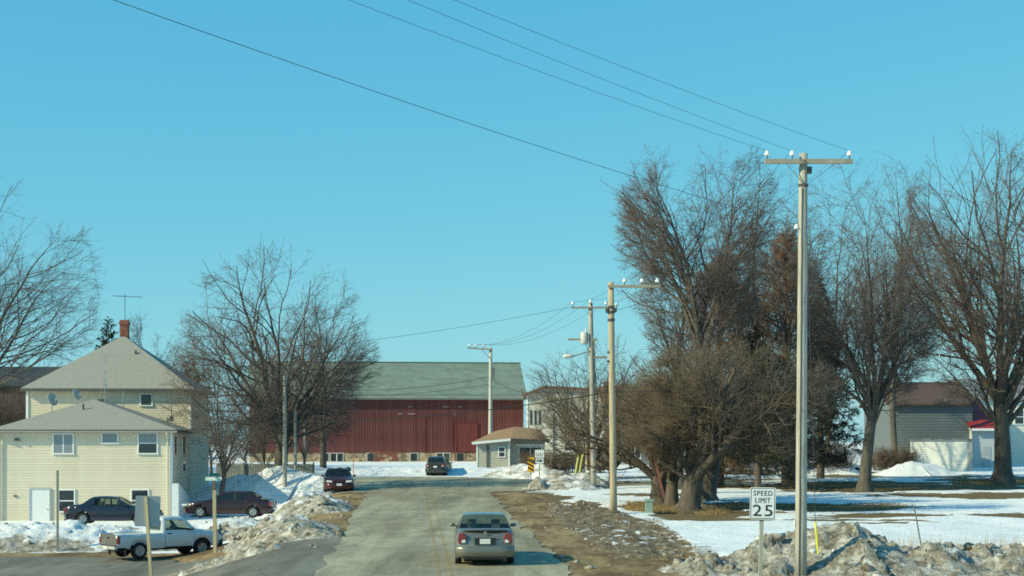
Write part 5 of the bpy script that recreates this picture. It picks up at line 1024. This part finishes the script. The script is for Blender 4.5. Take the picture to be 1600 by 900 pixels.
# third pole with transformer and street lamp
Y = 93; o, h, px_, z0, ln = pole('utility pole carrying a transformer can and a street lamp arm', 928, Y, 474, .17, .13, -.018, WOODG)
s = F / Y; xo = ln * h; zc = Zv(481, Y) - z0; MB().box((887 - 917) / s + xo, (943 - 917) / s + xo, -.2, -.1, zc - .05, zc + .05).build('crossarm', ARMW, o)
WP[3] = []
for u in (889, 917, 941):
    q = insulator(o, ((u - 917) / s + xo, -.15, zc + .05 + (.12 if u == 917 else 0)), 1.2); WP[3].append(Vector(q) + Vector((px_, Y, z0)))
for e in ((905 - 917) / s, (929 - 917) / s): MB().bar((xo + e, -.2, zc - .04), (xo, -.15, zc - .5), .03, .012).build('brace', STEEL, o)
tz0, tz1 = Zv(538, Y) - z0, Zv(519, Y) - z0; tx = (907 - 917) / s + xo * .9
t = MB().tube([(tx, -.05, tz0), (tx, -.05, tz0 + .05), (tx, -.05, tz1 - .05), (tx, -.05, tz1)], [.2, .24, .24, .18], 14).build('transformer', M('transformer_grey', (.55, .56, .54), .5, .05), o, smooth=True)
MB().tube([(tx + .08, -.05, tz1), (tx + .08, -.05, tz1 + .22)], .04, 8).build('bushing', POR, t); MB().box((882 - 917) / s + xo, (928 - 917) / s + xo, -.12, -.04, Zv(532, Y) - z0, Zv(529, Y) - z0).build('lower_crossarm', ARMW, o)
lz = Zv(557, Y) - z0; lx = (876 - 917) / s + xo; la = MB().tube([(xo * .8, -.1, lz + .35), (lx + .9, -.1, lz + .12), (lx + .45, -.1, lz)], .035, 6).build('lamp_arm', STEEL, o)
MB().tube([(lx - .1, -.1, lz - .03), (lx + .05, -.1, lz), (lx + .35, -.1, lz + .02), (lx + .65, -.1, lz + .02)], [.05, .13, .12, .05], 10).build('lamp_head', M('lamp_grey', (.6, .61, .6), .4, .05), la, smooth=True)
# pole close behind it
Y = 104; o, h, px_, z0, ln = pole('slim brown pole with a low crossarm standing just behind the transformer pole', 928, Y, 530, .14, .11, -.004, WOOD); MB().box(-.3, (948 - 928) / (F / Y), -.15, -.07, Zv(560, Y) - z0, Zv(557, Y) - z0).build('crossarm', ARMW, o)
# far pole by the barn
Y = 133; o, h, px_, z0, ln = pole('pale utility pole in front of the right half of the red barn roof', 766, Y, 543, .19, .14, .004, M('pale_pole_wood', (.52, .50, .44), .9, .15, 2, stretch=(6, 6, .4)))
s = F / Y; xo = ln * h; zc = Zv(546, Y) - z0; MB().bar(((732 - 768) / s + xo, -.2, zc + .12), (xo + .15, -.2, zc - .02), .14, .12).build('crossarm', ARMW, o); MB().bar((xo - .8, -.2, zc), (xo, -.15, zc - .85), .07, .04).build('brace', STEEL, o)
WP[4] = []
for u in (735, 745, 757):
    q = insulator(o, ((u - 768) / s + xo, -.2, zc + .14), 1.2); WP[4].append(Vector(q) + Vector((px_, Y, z0)))
MB().box(xo + .15, xo + .36, -.15, .1, Zv(592, Y) - z0, Zv(575, Y) - z0).build('junction_box', M('box_grey', (.16, .18, .18), .6), o)
# two pale service poles by the maple
pole('thicker of the two pale service poles before the broad maple', 445, 92, 587, .15, .10, .0, WOODG, 'service_pole', 'pole'); pole('thinner right hand pale service pole before the broad maple', 462, 94, 596, .11, .07, -.006, WOODG, 'service_pole', 'pole')
o, h, *_ = pole('faint slender grey post in front of the left end of the barn', 476, 128, 622, .10, .07, .0, WOODG, 'service_pole', 'pole')
pole('short wooden post left of the third utility pole beyond the grey mound', 917, 100, 694, .12, .10, .0, WOOD, 'wooden_post', 'post'); pole('dark thin stub post close against the third utility pole', 922.5, 98, 700, .06, .05, .0, M('dark_post', (.16, .11, .07), .9), 'wooden_post', 'post')
# wires
WIRE = M('wire', (.035, .04, .045), .6, .1); CABLE = M('black_cable', (.018, .02, .022), .7, .1)
def wire(label, a, b, sag, r=.011, mat=WIRE, n=22):
    a = Vector(a); b = Vector(b); pts = [a.lerp(b, i / n) - Vector((0, 0, sag * 4 * (i / n) * (1 - i / n))) for i in range(n + 1)]; m = MB().tube([p - a for p in pts], r, 4); o = m.build('overhead_wire', mat, None, a); tag(o, label, 'wire', 'overhead wires')
def cam_pt(u, v, Y): return at(u, v, Y)
def through(label, a, uv, Y, sag, r, ext=2.2):
    """a span from pole point a that passes the sky where seen, carried on to the next pole near the viewer"""
    b = at(*uv, Y); a = Vector(a); e = a + (b - a) * ext; e.z += .0; wire(label, a, e, sag, r, WIRE, 40)
dirs = [(-10.0, -13.2), (-10.0, -13.2), (-10.0, -13.2)]
for lab, a, uv in zip(('left overhead wire from the nearest pole crossarm up across the sky', 'middle overhead wire from the nearest pole crossarm up across the sky', 'right overhead wire from the nearest pole crossarm up across the sky'), WP[1], ((600, 0), (688, 0), (762, 0))):
    through(lab, a, uv, 28.5, .25, .0045)
through('lowest single overhead wire running from the nearest pole to the upper left corner', NEU1, (262, 0), 22.5, .30, .0055, 1.6)
for k in range(3): wire(['left', 'middle', 'right'][k] + ' faint crossarm wire between the nearest pole and the second pole', WP[1][k], WP[2][k], .35, .007)
wire('neutral wire between the nearest pole and the second pole', NEU1, NEU2, .3, .009)
for k in range(3): wire(['left', 'middle', 'right'][k] + ' crossarm wire between the second pole and the transformer pole', WP[2][k], WP[3][k], .3, .008)
for k in range(3): wire(['left', 'middle', 'right'][k] + ' crossarm wire between the transformer pole and the far pole by the barn', WP[3][k], WP[4][k], .9, .009)
wire('long faint wire from the transformer pole leftward across the sky above the barn', (WP[3][0].x, 93, WP[3][0].z - .3), at(150, 560, 112), .8, .010)
wire('thick black cable passing across the barn front to the second pole', at(955, 612, 69), at(300, 652, 98), .75, .022, CABLE)
wire('thick black cable from the second pole to the right among the gnarled trees', at(955, 612, 69), at(1300, 570, 64), .3, .012, CABLE)
wire('service cable sagging over the barn roof to the far pole', at(766, 588, 133), at(420, 600, 120), .8, .016, CABLE); wire('second service cable sagging over the barn roof below the first', at(766, 600, 133), at(420, 612, 118), .6, .014, CABLE)
wire('service cable from the far pole to the stucco house eave', at(768, 592, 133), at(846, 612, 143), .5, .016, CABLE); wire('low service cable into the beige house wall', at(445, 625, 92), at(300, 655, 96), .3, .012, CABLE)

# ------------------------------------------------------------------ signs, posts and small things
SIGNW = M('sign_white', (.74, .77, .77), .45, .04, 3); SIGNB = M('sign_black', (.02, .02, .022), .5, .05); ALU = M('aluminium_back', (.36, .40, .41), .45, .08, 2, metal=.4); PT = M('treated_post_wood', (.46, .39, .25), .9, .15, 2, stretch=(6, 6, .5)); GREYW = M('grey_sign_post', (.36, .36, .30), .85, .15, 3)
def rounded(wd, ht, r, n=4):
    P = []
    for cx, cy, a0 in ((wd / 2 - r, ht / 2 - r, 0), (-wd / 2 + r, ht / 2 - r, 90), (-wd / 2 + r, -ht / 2 + r, 180), (wd / 2 - r, -ht / 2 + r, 270)):
        P += [(cx + r * math.cos(R(a0 + 90 * k / n)), cy + r * math.sin(R(a0 + 90 * k / n))) for k in range(n + 1)]
    return P
# speed limit sign
Y = 36.5; s = F / Y; xx = X(1191, Y); zc = Zv(786.5, Y); g0 = Hf(xx, Y); o = thing('speed_limit_sign', 'white speed limit 25 sign on a leaning grey post at the right roadside', 'road sign', (xx, Y, g0 - .2)); zl = zc - g0 + .2
tl = .028
pn = MB().prism(rounded(.61, .76, .04), 1, -.006, .0).build('panel', SIGNW, o, (0, -.07, zl), (0, R(1.2), 0))
m = MB(); ou = rounded(.575, .725, .03); inn = rounded(.545, .695, .02); n = len(ou)
m.add([(p[0], -.0075, p[1]) for p in ou] + [(p[0], -.0075, p[1]) for p in inn], [(i, (i + 1) % n, (i + 1) % n + n, i + n) for i in range(n)]); m.build('border', SIGNB, pn)
for txt, wt, ht, z in (('SPEED', .45, .12, .245), ('LIMIT', .36, .12, .075), ('25', .47, .27, -.165)):
    tm = text_mesh(txt, .2, SIGNB); co = np.array([v.co[:] for v in tm.vertices]); lo, hi = co.min(0), co.max(0)
    for v in tm.vertices: v.co = ((v.co.x - (lo[0] + hi[0]) / 2) * wt / (hi[0] - lo[0]), (v.co.y - (lo[1] + hi[1]) / 2) * ht / (hi[1] - lo[1]), v.co.z)
    link('lettering', tm, pn, (0, -.0095, z), (R(90), 0, 0))
MB().bar((-.07, 0, -.1), (.005, 0, zl + .34), .085, .085).build('post', GREYW, o)
# sign seen from behind
Y = 50; s = F / Y; xx = X(238, Y); g0 = Hf(xx, Y); o = thing('sign_back', 'grey blank back of a road sign on leaning wooden post before the pickup', 'road sign', (xx, Y, g0 - .2)); zl = Zv(799, Y) - g0 + .2
MB().prism(rounded(.80, 1.0, .05), 1, 0, .006).build('panel', ALU, o, (-.17, .07, zl), (0, R(2.5), R(14)))
MB().bar((0, 0, 0), (-.21, 0, zl + .48), .10, .10).build('post', PT, o); MB().box(-.19, -.13, -.055, .0, zl + .25, zl + .31).build('bolt', STEEL, o)
# street name sign
Y = 62; xx = X(335, Y); g0 = Hf(xx, Y); o = thing('street_name_sign', 'street name blades on a two tone wooden post beyond the pickup', 'street sign', (xx, Y, g0 - .2)); zt = Zv(766, Y) - g0 + .2
MB().bar((.03, 0, 0), (.0, 0, zt), .13, .13).build('post', PT, o); MB().bar((-.005, 0, zt), (-.02, 0, zt + .38), .135, .135).build('post_top', M('dark_stained_wood', (.13, .12, .09), .9), o)
GRN = M('sign_green', (.05, .22, .19), .5, .05); b1 = MB().box(-.34, .34, -.02, -.008, -.075, .075).build('blade', M('pale_green_blade', (.42, .58, .58), .5, .05), o, (-.03, 0, zt + .46), (0, 0, R(-6))); b2 = MB().box(-.34, .34, .0, .012, -.075, .075).build('blade', GRN, o, (.0, 0, zt + .62), (0, 0, R(62)))
MB().box(-.24, .24, -.024, -.02, -.02, .03).build('lettering_bar', SIGNW, b1)
# thin grey post before the house
Y = 68; xx = X(90, Y); o = thing('steel_post', 'thin bare grey steel post in the snow bank before the beige house', 'post', (xx, Y, Hf(xx, Y))); zt = Zv(735, Y) - Hf(xx, Y); MB().box(-.045, .045, -.03, -.015, 0, zt).box(-.045, -.03, -.015, .03, 0, zt).box(.03, .045, -.015, .03, 0, zt).build('channel', M('steel_post_grey', (.20, .22, .21), .6), o)
k = 0
# route marker with arrow, hazard marker
Y = 97; s = F / Y; xx = X(843, Y); g0 = Hf(xx, Y); o = thing('route_sign', 'white route marker above a white arrow plate on a post at the bend', 'road sign', (xx, Y, g0 - .1))
MB().bar((0, 0, 0), (0, 0, Zv(704, Y) - g0), .06).build('post', STEEL, o); p1 = MB().prism(rounded(.58, .50, .03), 1, -.05, -.04).build('route_panel', SIGNW, o, (0, 0, Zv(709, Y) - g0 + .1)); link('lettering', text_mesh('UU', .30, SIGNB), p1, (0, -.055, -.06), (R(90), 0, 0))
p2 = MB().prism(rounded(.52, .32, .03), 1, -.05, -.04).build('arrow_panel', SIGNW, o, (0, 0, Zv(720, Y) - g0 + .1)); MB().prism([(-.19, -.035), (.04, -.035), (.04, -.10), (.2, 0), (.04, .10), (.04, .035), (-.19, .035)], 1, -.056, -.05).build('arrow', SIGNB, p2)
Y = 95.5; xx = X(829.5, Y); g0 = Hf(xx, Y); o = thing('hazard_marker', 'narrow yellow and black striped hazard marker at the bend', 'road sign', (xx, Y, g0 - .1)); YEL = M('sign_yellow', (.72, .40, .03), .5, .05); zc = Zv(726, Y) - g0 + .1
MB().bar((0, 0, 0), (0, 0, zc + .3), .06).build('post', STEEL, o); pn = MB().box(-.20, .20, -.05, -.04, -.46, .46).build('panel', YEL, o, (0, 0, zc))
for i in range(4):
    z = -.42 + i * .235; MB().prism([(-.2, z + .20), (.2, z - .02), (.2, z + .09), (-.2, z + .31)] if i < 3 else [(-.2, z + .1), (.2, z - .12), (.2, z - .01), (-.2, z + .16)], 1, -.056, -.05).build('stripe', SIGNB, pn)
# mailboxes
Y = 101; xx = X(537, Y); g0 = Hf(xx, Y); o = thing('mailbox_stand', 'pair of dark mailboxes on posts behind the red saloon', 'mailbox', (xx, Y, g0)); DK = M('mailbox_black', (.03, .03, .035), .5)
zt = Zv(736, Y) - g0
for x in (-.14, .26): MB().bar((x, 0, 0), (x, 0, zt), .08).build('post', PT, o)
for x in (-.24, .27): 
    q = [(x + .2 * math.cos(t), zt + .12 + .14 * math.sin(t)) for t in np.linspace(0, math.pi, 7)] + [(x - .2, zt), (x + .2, zt)]
    MB().prism(q, 1, -.3, .2).build('mailbox', DK, o)
# green utility pedestal, yellow markers
Y = 69.5; xx = X(1014, Y); o = thing('utility_pedestal', 'small grey green utility box in the snow right of the second pole', 'utility box', (xx, Y, Hf(xx, Y) - .1)); PG = M('pedestal_green', (.26, .34, .28), .6, .1)
bevel(MB().box(-.17, .17, -.15, .15, 0, .62).build('cabinet', PG, o), .02, 2); bevel(MB().box(-.20, .20, -.18, .18, .62, .74).build('cap', PG, o), .02, 2)
YM = M('yellow_plastic', (.75, .68, .04), .5, .05)
Y = 40.6; xx = X(1277, Y); gz_ = Zv(842, Y); o = thing('guy_wire_guard', 'bright yellow plastic guy wire guard in the snow heap beside the nearest pole', 'guy guard', (xx, Y, gz_ - .4)); MB().tube([(.02, 0, 0), (-.05, .0, .85)], .026, 8).build('guard', YM, o); MB().tube([(-.05, 0, .8), (px_ * 0 - .35, -.1, 10.4)], .008, 4).build('guy_wire', WIRE, o)
for i, (u0, v0, u1, v1) in enumerate(((898, 737, 904, 712), (904, 736, 911, 709))):
    Y = 97.5; a = at(u0, v0, Y); b = at(u1, v1, Y); o = thing('guy_wire_guard', ['left', 'right'][i] + ' one of two leaning yellow guy guards on the grey mound', 'guy guard', tuple(a)); MB().tube([(0, 0, -.5), tuple(b - a)], .07, 8).build('guard', M('faded_yellow', (.52, .50, .16), .6), o)
    MB().tube([tuple(b - a), tuple((b - a) * 4.2)], .012, 4).build('guy_wire', WIRE, o)
# grey bent stake at the front right, orange driveway marker sticks
Y = 43.5; a = at(1446, 858, Y); o = thing('bent_stake', 'thin dark leaning stake among dead stalks on the right snow heap', 'stake', tuple(a)); MB().tube([(0, 0, -.6), tuple(at(1430, 800, Y) - a), tuple(at(1427, 790, Y) - a)], .02, 6).build('rod', M('stake_grey', (.16, .18, .19), .7), o)
Y = 74; a = at(1036, 778, Y); o = thing('strap', 'faded red strap hanging down one gnarled trunk', 'strap', tuple(a)); MB().bar((0, -.6, 0), tuple(at(1022, 720, Y) - a + Vector((0, -.6, 0))), .12, .04).build('band', M('faded_red', (.24, .10, .09), .8), o)
Y = 113.5; xx = X(552, Y); o = thing('marker_stick', 'thin orange snow marker stick at the far bend left of the hatchback', 'marker', (xx, Y, Hf(xx, Y))); MB().tube([(0, 0, 0), (.02, 0, 1.5)], .03, 6).build('rod', M('orange_plastic', (.65, .22, .12), .6), o)

# dead stalks and tufts, loose ice chunks
def tufts(name, label, x0, x1, y0, y1, n, h, seed, colr, lean=.25, w=.012, zf=None, ell=False):
    rng = np.random.default_rng(seed); x = rng.uniform(x0, x1, n); y = rng.uniform(y0, y1, n)
    if ell: k = np.hypot((x - (x0 + x1) / 2) / (x1 - x0) * 2, (y - (y0 + y1) / 2) / (y1 - y0) * 2) < 1; x, y = x[k], y[k]; n = len(x)
    k = fbm(x * .6, y * .6, seed) > .42; x, y = x[k], y[k]; n = len(x)
    z = ground_z(x, y) - .03 if zf is None else zf(x, y); p = np.stack([x, y, z], -1); d = nrm(np.stack([rng.normal(.05, lean, n), rng.normal(0, lean, n), np.ones(n)], -1)); A = march(p, d, h * rng.uniform(.4, 1.2, n), np.full(n, w), 2, .12, -.05, .3, rng)
    V, F3 = spikes(*A); return tag(link(name, mesh_np(name, V, F3, colr)), label, 'grass', kind='stuff')
STALK = M('dead_straw', (.42, .33, .19), .9, .25, .6); GRASS = M('dead_grass_blades', (.27, .19, .09), .9, .3, .6)
tufts('dead_grass', 'brown dead grass round the feet of the gnarled trees', X(985, 72), X(1140, 74), 68.5, 80, 9000, .28, 3, GRASS, .45, .016, ell=True)
tufts('dead_stalks', 'thin pale dead stalks standing in snow behind the right snow heap', 9.5, 21, 44, 49.5, 2600, .85, 5, STALK, .2, .006)
tufts('dead_grass', 'brown dead grass round the massive maple at the right', X(1490, 101), X(1690, 103), 97.5, 106, 5000, .22, 7, GRASS, .45, .02, ell=True)
tufts('dead_grass', 'dead grass strip across the lawn below the lawn maple', X(1080, 94), X(1450, 94), 92.3, 97, 7000, .14, 8, GRASS, .5, .02)
tufts('dead_grass', 'near dead grass strip across the right lawn', X(1060, 76), X(1420, 76), 74.5, 78, 7000, .14, 9, GRASS, .5, .016)
tufts('dead_grass', 'brown dead grass along the right road shoulder', 3.6, 6.2, 46, 66, 5000, .14, 10, GRASS, .5, .012)
def chunks():
    rng = np.random.default_rng(2); V = []; Fc = []; t0 = np.array([(1, 0, 0), (-1, 0, 0), (0, 1, 0), (0, -1, 0), (0, 0, 1), (0, 0, -1)], float); f0 = np.array([(0, 2, 4), (2, 1, 4), (1, 3, 4), (3, 0, 4), (2, 0, 5), (1, 2, 5), (3, 1, 5), (0, 3, 5)])
    spots = []
    for i in range(70):
        y = rng.uniform(44, 82); x = float(roadc(y)) + 3.6 + abs(rng.normal(1.7, 1.2)); spots.append((x, y))
    for i in range(60): y = rng.uniform(50, 84); spots.append((float(roadc(y)) - 4.0 - abs(rng.normal(.8, .9)), y))
    for x, y in spots:
        s = .03 + .09 * rng.random() ** 3; m = t0 * s * rng.uniform(.6, 1.3, (6, 1)) * np.array([1.3, 1, .7]); a = rng.uniform(0, 6); c_, s_ = math.cos(a), math.sin(a); m = m @ np.array([[c_, s_, 0], [-s_, c_, 0], [0, 0, 1]]).T + rng.normal(0, s * .15, (6, 3))
        Fc.append(f0 + 6 * len(V)); V.append(m + np.array([x, y, float(ground_z(np.array([x]), np.array([y]))[0]) + s * .2]))
    return tag(link('ice_chunks', mesh_np('ice_chunks', np.concatenate(V), np.concatenate(Fc), M('dirty_ice', (.34, .31, .26), .8, .6, 1.2))), 'loose lumps of dirty ice along both road edges', 'ice', kind='stuff')
chunks()
